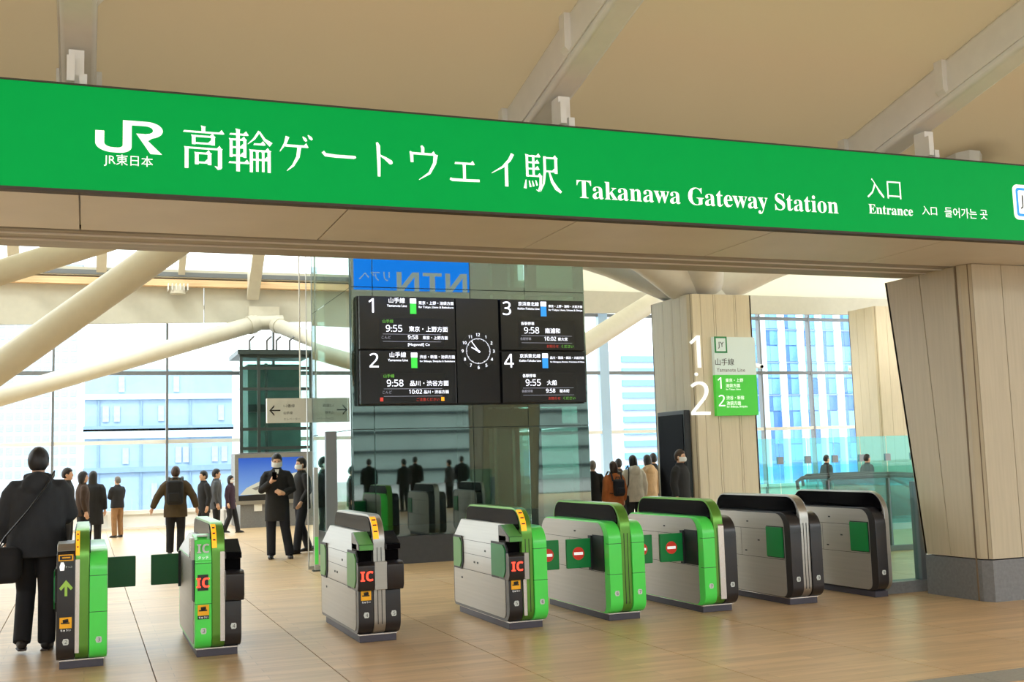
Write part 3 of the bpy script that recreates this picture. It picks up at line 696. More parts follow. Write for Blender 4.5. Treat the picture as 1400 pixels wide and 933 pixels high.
flatpoly('print_grey', po, 'printed_windscreen', [[(.2, .28), (.4, .39), (.46, .34), (.26, .24)]], pa.x, -.015, pb.z, ww, hh2)
obj('switch_plate', B(.35, .55, -.03, 0, .42, .62), 'steel_white', ki, False)

# ================================================================ railings and escalators on the right
fn = thing('glass_fence', 'clear glass fence panel between the last gate and the big pillar', 'fence', (7.98, 9.95, 0))
obj('pane', B(.0, .56, .02, .035, .12, 1.36), 'rail_glass', fn, False)
obj('post', B(.52, .60, -.02, .10, 0, 1.18), 'mullion', fn, False, bevel=.01)
obj('base', B(-.06, .62, -.06, .14, 0, .12), 'stone_grey', fn, False)
fb = thing('glass_fence', 'long glass fence behind the gates before the escalators', 'fence', (9.25, 14.0, 0))
for i in range(3):
    obj('pane', B(.05+i*1.1, 1.1+i*1.1, 0, .014, .08, 1.33), 'rail_glass', fb, False)
    obj('post', B(1.085+i*1.1, 1.115+i*1.1, -.03, .03, 0, 1.1), 'mullion', fb, False)
obj('base', B(0, 3.4, -.05, .06, 0, .08), 'stone_grey', fb, False)
ft = thing('glass_screen', 'tall teal glass screen far behind the escalators on the right', 'glass screen', (15.9, 26, 0))
for i in range(9):
    obj('pane', B(i*.9+.01, i*.9+.88, 0, .014, .05, 1.9), 'teal_glass', ft, False)
    obj('clamp', B(i*.9-.03, i*.9+.05, -.03, .04, 0, .3), 'mullion', ft, False)
    if i: obj('clamp', B(i*.9-.08, i*.9+.10, -.03, .04, 1.2, 1.4), 'mullion', ft, False)
obj('foot_rail', B(-.05, 8.1, -.05, .06, 0, .05), 'silver', ft, False)
def escalator(label, X, Y):
    t = thing('escalator', label, 'escalator', (X, Y, 0))
    path = [(0, .95), (.12, 1.02), (1.6, 1.02), (2.2, .98), (3.2, .55), (4.4, -.05)]
    prof = [(.1, .1)] + [(x+.1 if i == 0 else x, z-.03) for i, (x, z) in enumerate(path[:5])] + [(4.2, .05)]
    for sy in (0, .95):
        obj('balustrade_glass', MB().prism(prof, sy, sy+.012, 'y'), 'teal_glass', t, False)
        hr = [(x, sy+.006, z) for x, z in path[:5]] + [(4.3, sy+.006, .06)]
        obj('handrail', MB().tube([(0.02, sy+.006, .80)]+hr, .035, 10), 'rubber', t)
        obj('skirt', B(0, 4.3, sy-.04, sy+.05, 0, .12), 'silver', t, False)
    obj('comb_plate', B(0, 1.4, .06, .90, 0, .02), 'silver', t, False)
    for k in range(6): obj('step', B(1.45+k*.4, 1.83+k*.4, .06, .90, 0, .02), 'tower_dark', t, False)
    return t
escalator('nearer escalator with black handrail behind the glass fence', 13.0, 17.6)
escalator('farther escalator with black handrail behind the glass fence', 14.4, 19.4)

# ================================================================ ticket gates
L = 1.66
GY = 9.66
def plate_number(t, n_, x, z, m='print_dimwhite', y=-.003):
    """small printed gate number badge"""
    p = flatpoly(m, t, 'number_badge', [[(.2, 0), (.85, 0), (1, .2), (1, .8), (.85, 1), (.2, 1), (0, .5)]], x-.024, y, z, .048, thick=.003)
    txt(dg(n_), 'print_black', p, x+.004, y-.004, z+.01, h=.028, align='c')
def warn_sticker(t, x, z, y=-.003):
    s = obj('warning_sticker', B(x-.045, x+.045, y-.003, y, z, z+.085), 'sticker_yellow', t, False)
    obj('pictogram', MB().tube([(x-.02, y-.004, z+.055), (x+.02, y-.004, z+.06)], .013, 8), 'print_black', s)
    obj('pictogram', B(x-.035, x+.03, y-.005, y-.003, z+.035, z+.045), 'print_black', s, False)
    obj('text_bar', B(x-.045, x+.045, y-.004, y, z-.03, z-.002), 'print_black', s, False)
    txt('ちゅうい', 'print_white', s, x, y-.0045, z-.024, width=.075, align='c')
def half_simple(t, s, m, zt_=.93, panel=True):
    """plain half of a gate: rounded coloured end band and brushed side panel; s = -1 left, 1 right"""
    a, b = sorted((s*.055, s*.188))
    obj('end_band', MB().prism(rrect(0, L, .07, zt_, (.12, .12, .17, .17)), a, b, 'x'), m, t, bevel=.004)
    sp = obj('side_panel', MB().prism(rrect(.105, L-.004, .078, zt_-.014, (.07, .10, .15, .14)), s*.187, s*.193, 'x'), 'silver_matte', t)
    sxx = s*.1935
    for z in (.45, .745): obj('panel_seam', B(min(sxx, sxx+s*.0006), max(sxx, sxx+s*.0006), .11, L-.11, z, z+.004), 'gate_dark', sp, False)
    obj('panel_seam', B(min(sxx, sxx+s*.0006), max(sxx, sxx+s*.0006), .9, .904, .45, .745), 'gate_dark', sp, False)
    for y, z in ((.75, .81), (.55, .62), (.80, .50)): obj('key_lock', B(min(sxx, sxx+s*.003), max(sxx, sxx+s*.003), y, y+.035, z, z+.014), 'gate_dark', sp, False)
    for z in (.44, .725): obj('band_seam', B(a-.001, b+.001, -.0012, .06, z, z+.004), 'gate_dark', t, False)
def half_reader(t, s, m, ic=None, pad='pad_green', protrude=.05, width=.19, block='gate_black', sloped=True):
    a, b = sorted((s*.055, s*.188))
    obj('end_band', MB().prism(rrect(0.02, L, .07, .46, (.12, .05, .02, .02)), a, b, 'x'), m, t, bevel=.004)
    xo = s*.193
    secn = [(s*.05, .46), (xo, .46), (xo, .76), (s*.10, .945), (s*.05, .945)]
    obj('upper_body', MB().prism(secn, .24, L-.02, 'y'), 'silver_matte', t, bevel=.006)
    sp = obj('side_panel', MB().prism(rrect(.11, L-.04, .10, .46, (.06, .03, .0, .0)), s*.187, s*.193, 'x'), 'silver_matte', t)
    sxx = s*.1935
    lo, hi = min(sxx, sxx+s*.0006), max(sxx, sxx+s*.0006)
    for z in (.46, .62, .755): obj('panel_seam', B(lo, hi, .24, L-.05, z, z+.004), 'gate_dark', sp, False)
    for y, z in ((.85, .54), (.95, .54), (.62, .67), (1.35, .36)): obj('key_lock', B(min(sxx, sxx+s*.003), max(sxx, sxx+s*.003), y, y+.035, z, z+.018), 'gate_dark', sp, False)
    # reader block at the front
    a2, b2 = sorted((s*.055, s*.205))
    bl_ = obj('reader_block', MB().prism([(-.05, .50), (-.02, .455), (.24, .455), (.24, .70), (-.01, .70), (-.05, .67)], a2, b2, 'x'), block, t, bevel=.006)
    obj('reader_neck', B(a+.0, b, .07, .26, .69, .85), 'hood_black', t, False)
    pd = obj('reader_pad', MB().prism([(-.02, .80), (-.01, .845), (.22, .945), (.27, .945), (.27, .80)], a, b, 'x'), 'gate_black', t, bevel=.005)
    obj('touch_surface', MB().hexa([(a+.005, -.008, .8475), (b-.005, -.008, .8475), (b-.005, .215, .9445), (a+.005, .215, .9445)], [(a+.005, -.010, .852), (b-.005, -.010, .852), (b-.005, .213, .949), (a+.005, .213, .949)]), pad, pd, False)
    obj('pad_lip', B(a+.005, b-.005, -.0245, -.0195, .802, .845), pad, pd, False)
    if ic:
        txt(IC_, ic, bl_, (a+b)/2-.006, -.052, .54, h=.085, align='c', thick=.004)
def hood(t, m_strip, ribs=True, slim=False):
    a, b = (-.052, .052)
    obj('centre_strip', MB().prism(rrect(.015, L-.015, .07, 1.10, (.12, .12, .20, .24)), a, b, 'x'), m_strip, t, bevel=.004)
    if ribs:
        for x in (-.018, .018): obj('strip_groove', MB().prism([(.0125, .16), (.0125, .82), (.02, .82), (.02, .16)], x-.003, x+.003, 'x'), 'gate_dark', t, False)
    for s in (-1, 1):
        aa, bb = sorted((s*.050, s*.060))
        obj('hood_window', MB().prism(rrect(.07, L-.06, .90, 1.082, (.02, .02, .14, .17)), aa, bb, 'x'), 'hood_black', t)
def guide_display(t, x0, x1, a0=172, a1=116):
    pts = [(.255+.246*math.cos(math.radians(a0+(a1-a0)*k/8)), .86+.246*math.sin(math.radians(a0+(a1-a0)*k/8))) for k in range(9)]
    pts += [(.255+.234*math.cos(math.radians(a1+(a0-a1)*k/8)), .86+.234*math.sin(math.radians(a1+(a0-a1)*k/8))) for k in range(9)]
    o = obj('guide_display', MB().prism(pts, x0, x1, 'x'), 'led_orange', t)
    for k in (2, 4, 6):
        a = math.radians(a0+(a1-a0)*k/8)
        y, z = .255+.247*math.cos(a), .86+.247*math.sin(a)
        obj('display_mark', MB().prism([(y-.002, z-.012), (y+.004, z+.012), (y+.012, z+.01), (y+.006, z-.014)], x0+.008, x1-.008, 'x'), 'print_black', o, False)
def flap(t, s, y, reach=.27, m='flap_green', stop=False, ang=0):
    """closed door flap reaching into the lane"""
    a, b = sorted((s*.19, s*(.19+reach)))
    f_ = obj('door_flap', B(a, b, y, y+.035, .485, .765), m, t, False, bevel=.008)
    obj('flap_hinge', B(*sorted((s*.188, s*.215)), y-.01, y+.05, .46, .79), 'gate_dark', t, False)
    if stop:
        cx_ = s*(.19+reach*.56)
        d = obj('no_entry_disc', MB().tube([(cx_, y-.003, .625), (cx_, y, .625)], .062, 24), 'red_sign', f_)
        obj('no_entry_bar', B(cx_-.047, cx_+.047, y-.005, y-.003, .612, .638), 'print_white', d, False)
def fold(t, s, y0, y1, m='flap_green', frame=True):
    """open flap folded against the side"""
    a, b = sorted((s*.194, s*.212))
    if frame:
        obj('flap_frame', MB().prism([(y0-.03, .53), (y0+.02, .455), (y1+.02, .455), (y1+.02, .79), (y0+.02, .79), (y0-.03, .74)], *sorted((s*.19, s*.203)), 'x'), 'gate_dark', t, False)
        f_ = obj('door_flap', MB().prism([(y0, .54), (y0+.05, .475), (y1, .475), (y1, .77), (y0+.05, .77), (y0, .725)], a, b, 'x'), m, t, False)
    else:
        obj('flap_recess', B(*sorted((s*.19, s*.197)), y0-.012, y1+.012, .465, .785), 'gate_dark', t, False)
        f_ = obj('door_flap', B(a, b, y0, y1, .475, .775), m, t, False)
def pocket(t, s, y0=.05, y1=.29):
    obj('flap_recess', B(*sorted((s*.19, s*.197)), y0, y1, .46, .80), 'gate_dark', t, False)
def gate(label, X):
    t = thing('ticket_gate', label, 'ticket gate', (X, GY, 0), group='ticket gates in a row')
    obj('plinth', B(-.165, .165, .10, L-.10, 0, .062), 'plinth', t, False, bevel=.004)
    obj('plinth_rim', B(-.17, .17, .085, L-.085, .062, .072), 'chrome', t, False)
    return t
GX = [-.02, 1.035, 2.405, 3.80, 4.81, 5.83, 6.84, 7.80]
# 1 ------ ticket slot gate
g = gate('leftmost ticket gate, black left half with green up arrow, green right half', GX[0])
a, b = -.188, -.055
obj('end_band', MB().prism(rrect(0, L, .07, .93, (.12, .12, .10, .06)), a, b, 'x'), 'gate_black', g, bevel=.004)
obj('side_panel', MB().prism(rrect(.10, L-.10, .10, .9, .08), -.193, -.187, 'x'), 'silver_matte', g)
obj('top_plate', MB().prism([(.03, .93), (.08, .985), (.5, .985), (.5, .93)], a, b, 'x'), 'silver', g, bevel=.004)
sl = obj('ticket_slot', B(-.178, -.068, -.006, 0, .855, .905), 'sticker_yellow', g, False)
obj('slot_mouth', B(-.168, -.078, -.009, -.005, .863, .897), 'gate_dark', sl, False)
obj('slot_print', B(-.15, -.09, -.011, -.008, .876, .886), 'sticker_yellow', sl, False)
hp = obj('hand_print', MB().prism([(-.165, .78), (-.135, .78), (-.130, .82), (-.14, .845), (-.16, .845), (-.17, .81)], -.003, 0, 'y'), 'print_white', g, False)
txt('きっぷ', 'print_dimwhite', g, -.125, -.001, .80, width=.05)
flatpoly('arrow_olive', g, 'up_arrow', [[(.5, 1), (1, .5), (.86, .36), (.6, .6), (.6, 0), (.4, 0), (.4, .6), (.14, .36), (0, .5)]], -.17, -.001, .58, .10, .125)
warn_sticker(g, -.12, .33); plate_number(g, '2', -.12, .20, y=-.001)
for z in (.44, .725): obj('band_seam', B(a, b, -.0012, .05, z, z+.004), 'gate_dark', g, False)
half_simple(g, 1, 'gate_green'); hood(g, 'gate_olive', False)
obj('strip_trim', B(-.052, -.02, .008, .018, .13, .86), 'chrome', g, False)
guide_display(g, -.05, -.022)
plate_number(g, '3', .125, .20, y=-.001)
flap(g, 1, 1.42, m='flap_dark'); fold(g, -1, .05, .33)
# 2 ------ green IC reader gate
g = gate('second ticket gate from the left, green front with white IC lettering', GX[1])
a, b = -.188, -.055
obj('end_band', MB().prism(rrect(0, L, .07, .80, (.12, .12, .02, .02)), a, b, 'x'), 'gate_green', g, bevel=.004)
pd = obj('reader_pad', MB().prism([(-.0, .79), (.0, .80), (.06, .96), (.20, 1.0), (.30, 1.0), (.30, .79)], a, b, 'x'), 'gate_green', g, bevel=.004)
txt(IC_, 'print_dimwhite', pd, -.122, .012, .855, h=.075, align='c', thick=.012)
txt('タッチ', 'print_white', pd, -.122, -.003, .805, width=.085, align='c')
obj('reader_screen', B(-.16, -.08, .10, .18, .985, .995), 'print_dimwhite', pd, False)
obj('grille', B(-.215, -.19, .05, .22, .80, .98), 'silver', g, False)
for k in range(6): obj('grille_bar', B(-.219, -.213, .06+k*.027, .072+k*.027, .81, .97), 'chrome', g, False)
obj('side_panel', MB().prism(rrect(.10, L-.10, .10, .79, .06), -.193, -.187, 'x'), 'silver_matte', g)
obj('upper_body', MB().prism([(-.05, .80), (-.188, .80), (-.10, .945), (-.05, .945)], .30, L-.02, 'y'), 'silver_matte', g)
rd = obj('ic_display', B(-.168, -.082, -.004, 0, .55, .68), 'gate_black', g, False)
txt(IC_, 'led_red', rd, -.125, -.005, .575, h=.08, align='c', thick=.003)
warn_sticker(g, -.122, .35); plate_number(g, '3', -.122, .20, y=-.001)
for z in (.44, .77): obj('band_seam', B(a, b, -.0012, .05, z, z+.004), 'gate_dark', g, False)
half_reader(g, 1, 'gate_black', pad='hood_black'); hood(g, 'gate_olive', False)
obj('strip_trim', B(.015, .052, .008, .018, .13, .86), 'chrome', g, False)
guide_display(g, -.05, -.012)
plate_number(g, '4', .122, .22, y=.018)
flap(g, -1, 1.42, m='flap_dark')
pocket(g, -1, .03, .18)
# 3 ------
g = gate('third ticket gate from the left, black with red IC light and two readers', GX[2])
half_reader(g, -1, 'gate_black', 'led_red'); half_reader(g, 1, 'gate_black', pad='hood_black'); hood(g, 'silver')
warn_sticker(g, -.122, .37, y=.017); plate_number(g, '4', -.122, .22, y=.017); plate_number(g, '5', .122, .22, y=.017)
obj('centre_block', B(-.054, .054, -.045, .05, .46, .70), 'silver', g, False, bevel=.004)
guide_display(g, -.05, 0)
fold(g, -1, .03, .36, 'pad_green'); fold(g, -1, 1.33, 1.58, 'pad_green')
# 4 ------
g = gate('fourth ticket gate from the left, black IC reader half beside a green half', GX[3])
half_reader(g, -1, 'gate_black', 'led_red'); half_simple(g, 1, 'gate_green'); hood(g, 'gate_olive')
warn_sticker(g, -.122, .37, y=.017); plate_number(g, '5', -.122, .22, y=.017); plate_number(g, '6', .125, .22, y=-.001)
obj('strip_trim', B(-.052, -.02, .004, .016, .13, .46), 'chrome', g, False)
obj('centre_block', B(-.054, -.01, -.045, .05, .46, .70), 'silver', g, False, bevel=.004)
guide_display(g, -.05, 0)
fold(g, -1, .05, .42); fold(g, -1, 1.33, 1.58, 'pad_green'); flap(g, 1, .36, .275, stop=True)
# 5 ------
g = gate('fifth ticket gate from the left, bright green on both halves', GX[4])
half_simple(g, -1, 'gate_green'); half_simple(g, 1, 'gate_green'); hood(g, 'gate_olive')
plate_number(g, '6', -.12, .24, y=-.001); plate_number(g, '7', .12, .24, y=-.001)
flap(g, -1, .36, .275, stop=True); flap(g, 1, .36, .275, stop=True); pocket(g, -1, .10, .35)
# 6 ------
g = gate('sixth ticket gate from the left, green left half and black right half', GX[5])
half_simple(g, -1, 'gate_green'); half_simple(g, 1, 'gate_black'); hood(g, 'gate_olive')
obj('strip_trim', MB().prism([(.004, .13), (.004, .84), (.02, .86), (.02, .13)], -.01, .052, 'x'), 'chrome', g, False)
plate_number(g, '7', -.12, .24, y=-.001); plate_number(g, '8', .12, .24, y=-.001)
flap(g, -1, .36, .275, stop=True); pocket(g, -1, .10, .35)
# 7 ------
g = gate('seventh ticket gate from the left, black ends with silver centre strip', GX[6])
half_simple(g, -1, 'gate_black'); half_simple(g, 1, 'gate_black'); hood(g, 'silver')
plate_number(g, '8', -.12, .24, y=-.001); plate_number(g, '9', .12, .24, y=-.001)
fold(g, -1, .12, .40, frame=False)
# 8 ------ half width
g = thing('ticket_gate', 'rightmost slim black ticket gate beside the glass fence', 'ticket gate', (7.895, GY, 0), group='ticket gates in a row')
obj('plinth', B(-.165, .0, .10, L-.10, 0, .062), 'plinth', g, False, bevel=.004)
half_simple(g, -1, 'gate_black')
obj('centre_strip', MB().prism(rrect(.015, L-.015, .07, 1.10, (.12, .12, .20, .24)), -.055, -.0, 'x'), 'silver', g, bevel=.004)
obj('hood_window', MB().prism(rrect(.05, L-.06, .90, 1.085, (.02, .02, .14, .19)), -.066, -.05, 'x'), 'hood_black', g)
plate_number(g, '9', -.12, .24, y=-.001)
fold(g, -1, .12, .40, frame=False)

# ================================================================ people
def skinm(): return mat('skin', (214, 170, 142), .55, 0, .03)
mat('hair_black', (26, 23, 24), .5, 0, .2, 60, (1, 1, .2)); mat('hair_brown', (58, 38, 28), .5, 0, .2, 60, (1, 1, .2)); mat('hair_grey', (110, 102, 96), .55, 0, .2, 60)
skinm(); mat('mask_white', (226, 228, 230), .7, 0, .03); mat('eye_dark', (20, 16, 16), .3, 0, 0); mat('shoe_dark', (30, 26, 25), .45, 0, .1); mat('sole', (70, 58, 50), .7, 0, 0)
def cloth(name, rgb): return mat(name, rgb, .85, 0, .14, 14, (1, 1, .6), .15)
def remesh(o, vox, sm=2):
    r = o.modifiers.new('fuse', 'REMESH'); r.mode = 'VOXEL'; r.voxel_size = vox; r.use_smooth_shade = True
    s = o.modifiers.new('relax', 'SMOOTH'); s.factor = .5; s.iterations = sm
    return o
def hand(mb, wr, d, n, curl=.5, side=1):
    wr = Vector(wr); d = Vector(d).normalized(); n = Vector(n); n = (n-d*n.dot(d)).normalized(); s = d.cross(n)*side
    mb.tube([wr-d*.02, wr+d*.03, wr+d*.085], [(.024, .028), (.026, .04), (.02, .042)], 10)
    mb.ell(wr+d*.05, (.035, .035, .035), 10, 7)
    for i, ln in enumerate((.068, .078, .072, .056)):
        o = wr+d*.08+s*(-.031+.021*i)
        d1 = (d+n*curl*.6).normalized(); d2 = (d+n*curl*2).normalized()
        mb.tube([o-d*.015, o+d1*ln*.5, o+d1*ln*.5+d2*ln*.5], [.0105, .010, .0085], 8)
    o = wr+d*.025-s*.036
    mb.tube([o+s*.012, o-s*.014+d*.03+n*.012, o-s*.012+d*.058+n*.024], [.013, .0115, .0095], 8)
def person(label, X, Y, H, rz, top, legs, hair='short', haircol='hair_black', pose=None, hem=.80, puff=1.0, hood=False, mask=False, turn=0, tilt=0, vox=.014, skirt=1.0, shoe='shoe_dark', collar=None, group='people in the concourse', hands=True, rxz=None):
    P = dict(hipL=(.092, 0, .91), kneeL=(.10, -.015, .49), ankL=(.105, .015, .085), hipR=(-.092, 0, .91), kneeR=(-.10, -.015, .49), ankR=(-.105, .015, .085),
             shL=(.17, 0, 1.385), elL=(.235, .03, 1.13), wrL=(.245, -.03, .89), shR=(-.17, 0, 1.385), elR=(-.235, .03, 1.13), wrR=(-.245, -.03, .89), hdL=None, hdR=None, lean=0)
    if pose: P.update(pose)
    t = thing('person', label, 'person', (X, Y, 0), rz, group)
    k = H/1.72; t.scale = (k, k, k)
    V = Vector
    ln = P['lean']
    def sh(p): p = V(p); return p + V((0, -ln*max(0, p.z-.9), 0))
    # ---- body: one continuous figure
    mb = MB()
    mb.oval_rings([(0, 0, .80, .10, .08), (0, 0, .86, .155, .105), (0, 0, .95, .16, .11), (0, -ln*.15, 1.07, .135, .095), (0, -ln*.3, 1.22, .15, .105), (0, -ln*.42, 1.32, .16, .105), (0, -ln*.5, 1.40, .13, .085), (0, -ln*.56, 1.46, .06, .06)])
    hc = sh((0, -.012, 1.605))
    mb.tube([sh((0, .01, 1.42)), sh((0, 0, 1.53))], [.058, .053], 12)
    hr = Matrix.Rotation(turn, 3, 'Z') @ Matrix.Rotation(tilt, 3, 'X')
    hd = MB()
    hd.ell((0, 0, 0), (.074, .092, .115), 18, 12, lambda d: 1-.10*max(0, -d.z)*(1-max(0, -d.y)*.6))
    hd.ell((0, -.045, -.065), (.05, .045, .05), 12, 8)          # jaw
    hd.ell((0, -.093, -.012), (.012, .017, .022), 8, 6)           # nose
    hd.ell((0, -.082, -.055), (.026, .012, .010), 8, 6)           # mouth
    for s in (-1, 1): hd.ell((s*.075, .008, -.012), (.012, .02, .03), 8, 6)
    mb.add([hc + hr @ V(v) for v in hd.v], hd.f)
    for q in 'LR':
        s = 1 if q == 'L' else -1
        shp, el, wr = sh(P['sh'+q]), sh(P['el'+q]), sh(P['wr'+q])
        mb.tube([shp-V((s*.05, 0, .01)), shp, (shp+el)/2, el], [.045, .052, .046, .04], 12)
        mb.tube([el, (el*.6+wr*.4), wr], [.041, .038, .026], 12)
        if hands:
            hdv = P['hd'+q] or ((wr-el).normalized(), V((-s, -.3, 0)))
            hand(mb, wr, hdv[0], hdv[1], hdv[2] if len(hdv) > 2 else .45, -s)
        hp, kn, an = V(P['hip'+q]), V(P['knee'+q]), V(P['ank'+q])
        mb.tube([hp+V((0, 0, .02)), (hp+kn)/2, kn, (kn*.65+an*.35), an], [.085, .074, .055, .054, .037], 12)
        fd = V((s*.02, -1, 0)).normalized()
        mb.tube([an+V((0, .03, -.035)), an+fd*.06+V((0, 0, -.045)), an+fd*.15+V((0, 0, -.058))], [.035, .034, .02], 10)
    remesh(obj('body', mb, 'skin', t), vox if vox < .012 else .012, 2)
    # ---- trousers
    mb = MB(); g = 1.0
    mb.oval_rings([(0, 0, .80, .14, .10), (0, 0, .88, .178, .128), (0, 0, .98, .172, .124), (0, 0, 1.03, .15, .11)])
    for q in 'LR':
        hp, kn, an = V(P['hip'+q]), V(P['knee'+q]), V(P['ank'+q])
        mb.tube([hp+V((0, 0, .03)), (hp+kn)/2, kn, (kn+an)/2, an+V((0, 0, -.025))], [.10, .094, .08, .076, .072], 14)
    remesh(obj('trousers', mb, legs, t), vox, 2)
    # ---- shoes
    for q in 'LR':
        s = 1 if q == 'L' else -1
        an = V(P['ank'+q]); fd = V((s*.12, -1, 0)).normalized()
        dz = an.z-.085
        mb = MB().tube([an+fd*-.075+V((0, 0, -.045)), an+fd*-.04+V((0, 0, -.035)), an+fd*.06+V((0, 0, -.043)), an+fd*.14+V((0, 0, -.056)), an+fd*.185+V((0, 0, -.06))], [(.03, .03), (.042, .045), (.045, .040), (.043, .027), (.02, .015)], 12)
        mb.tube([an+V((0, 0, -.03)), an+V((0, 0, .03))], [.045, .042], 12)
        sh_ = obj('shoe', mb, shoe, t); remesh(sh_, .012, 2)
        obj('sole', MB().tube([an+fd*-.085+V((0, 0, -.077)), an+fd*.06+V((0, 0, -.077)), an+fd*.19+V((0, 0, -.076))], [(.035, .008), (.047, .008), (.028, .008)], 10), 'sole', sh_)
    # ---- coat or jacket
    mb = MB(); pf = puff
    hw = .19*pf*skirt
    rings = [(0, 0, hem, hw, .14*pf*skirt)]
    if hem < .85: rings.append((0, 0, .92, .188*pf, .138*pf))
    rings += [(0, -ln*.15, 1.05, .172*pf, .132*pf), (0, -ln*.3, 1.22, .182*pf, .138*pf), (0, -ln*.40, 1.31, .188*pf, .136*pf), (0, -ln*.47, 1.385, .17*pf, .118*pf), (0, -ln*.5, 1.435, .12*pf, .095), (0, -ln*.54, 1.47, .082, .08), (0, -ln*.57, 1.50, .07, .073)]
    mb.oval_rings(rings, 22)
    for q in 'LR':
        s = 1 if q == 'L' else -1
        shp, el, wr = sh(P['sh'+q]), sh(P['el'+q]), sh(P['wr'+q])
        cuff = wr*.94+el*.06
        mb.tube([shp+V((-s*.07, 0, .022)), shp+V((-s*.01, 0, .004)), (shp*.75+el*.25)+V((s*.006, 0, 0)), (shp*.4+el*.6), el, (el+cuff)/2, cuff], [.05, .066*pf, .074*pf, .068*pf, .062*pf, .056*pf, .048*pf], 14)
    if hood:
        mb.ell(sh((0, .10*pf, 1.41)), (.125, .07, .105), 16, 10)
        mb.tube([sh((-.085, -.03, 1.445)), sh((-.085, .07, 1.475)), sh((0, .125, 1.49)), sh((.085, .07, 1.475)), sh((.085, -.03, 1.445))], [.03, .038, .042, .038, .03], 10)
    ck = obj('coat' if hem < .78 else 'jacket', mb, top, t); remesh(ck, vox, 3)
    if collar:
        obj('shirt_front', MB().prism([(-.035, 1.47), (.035, 1.47), (.0, 1.30)], -.115, -.09, 'y'), collar, t, False)
    # ---- hair
    cut = -.05
    lowb = -.85 if hair in ('long', 'bob') else -.66
    def hf(d):
        f_ = -d.y                      # 1 towards the face
        if f_ > .3: thr = .44
        elif f_ > -.15: thr = .44-(.3-f_)/.45*(.58 if hair == 'short' else 1.0)
        else: thr = max(lowb, -.14-(-.15-f_)*2.2) if hair == 'short' else lowb
        if d.z < thr: return .84
        return 1.0+.025*math.sin(d.x*17+d.z*9)*math.cos(d.y*13)
    hb = MB(); hb.ell((0, .006, .010), (.090, .107, .128), 36, 24, hf)
    if hair in ('long', 'bob'):
        zl = -.30 if hair == 'long' else -.15
        hb.oval_rings([(0, .035, zl, .075, .04), (0, .04, zl*.5, .092, .062), (0, .03, -.02, .092, .08), (0, .02, .05, .085, .085)], 18)
    ho = MB(); ho.add([hc + hr @ V(v) for v in hb.v], hb.f)
    remesh(obj('hair', ho, haircol, t), .009, 1)
    # ---- eyes, mask
    for s in (-1, 1):
        e = MB().ell((0, 0, 0), (.011, .006, .006), 8, 6); c = hc + hr @ V((s*.03, -.086, .012))
        obj('eye', MB().add([c + hr @ V(v) for v in e.v], e.f), 'eye_dark', t)
    if mask:
        e = MB(); rows = 6; cols = 11; vv = []; ff = []
        for off in (0, .006):
            for j in range(rows):
                z = -.004 - .082*j/(rows-1)
                for i in range(cols):
                    a = math.radians(-78+156*i/(cols-1)); bulge = .014*math.cos(a)*math.sin(PI*j/(rows-1))
                    vv.append(hc + hr @ V((math.sin(a)*(.084+off), -math.cos(a)*(.103+off+bulge)+.004, z)))
        n0 = rows*cols
        for j in range(rows-1):
            for i in range(cols-1):
                q = j*cols+i; ff += [(q, q+1, q+cols+1, q+cols), (n0+q, n0+q+cols, n0+q+cols+1, n0+q+1)]
        rim = [i for i in range(cols)] + [j*cols+cols-1 for j in range(1, rows)] + [(rows-1)*cols+i for i in range(cols-2, -1, -1)] + [j*cols for j in range(rows-2, 0, -1)]
        for a, b in zip(rim, rim[1:]+rim[:1]): ff.append((a, n0+a, n0+b, b))
        mk = obj('face_mask', MB().add(vv, ff), 'mask_white', t)
        for s in (-1, 1):
            obj('ear_loop', MB().tube([hc+hr @ V((s*.082, -.02, -.01)), hc+hr @ V((s*.088, .015, .0))], .003, 6), 'mask_white', mk)
    return t
def pl_(t, p): return t.matrix_basis @ Vector(p)
def backpack(label, t, m, w=.30, h=.44, z=1.02, d=.17):
    b = thing('backpack', label, 'backpack', (0, 0, 0)); b.matrix_basis = t.matrix_basis.copy()
    mb = MB().box(-w/2, w/2, .135, .135+d, z, z+h)
    o = obj('pack_body', mb, m, b, bevel=.06); o.modifiers['bevel'].segments = 4
    obj('front_pocket', B(-w*.36, w*.36, .135+d-.01, .135+d+.05, z+.05, z+h*.5), m, b, bevel=.025)
    obj('top_handle', MB().tube([(-.05, .16, z+h-.01), (-.04, .16, z+h+.04), (.04, .16, z+h+.04), (.05, .16, z+h-.01)], .01, 8), 'rubber', b)
    for s in (-1, 1): obj('shoulder_strap', MB().tube([(s*.11, .15, z+h-.04), (s*.12, .09, 1.50), (s*.125, -.02, 1.525), (s*.13, -.145, 1.40), (s*.14, -.165, 1.2), (s*.17, -.06, 1.08), (s*.13, .14, z+.06)], [(.024, .01)]*7, 8), 'rubber', b)
    return b
BLK = cloth('cloth_black', (27, 27, 30)); NAVY = cloth('cloth_navy', (24, 26, 36)); DK = cloth('cloth_charcoal', (40, 42, 46)); BRN = cloth('cloth_brown', (64, 46, 34)); OLV = cloth('cloth_olive', (74, 60, 38))
KHK = cloth('cloth_khaki', (150, 112, 76)); TROU = cloth('cloth_trousers', (22, 22, 26)); WHT = cloth('cloth_offwhite', (206, 200, 186)); BEI = cloth('cloth_beige', (196, 164, 128)); ORG = cloth('cloth_rust', (178, 100, 52)); PUR = cloth('cloth_plum', (48, 26, 44)); GRY = cloth('cloth_grey', (74, 76, 80))
R = math.radians
VV = Vector
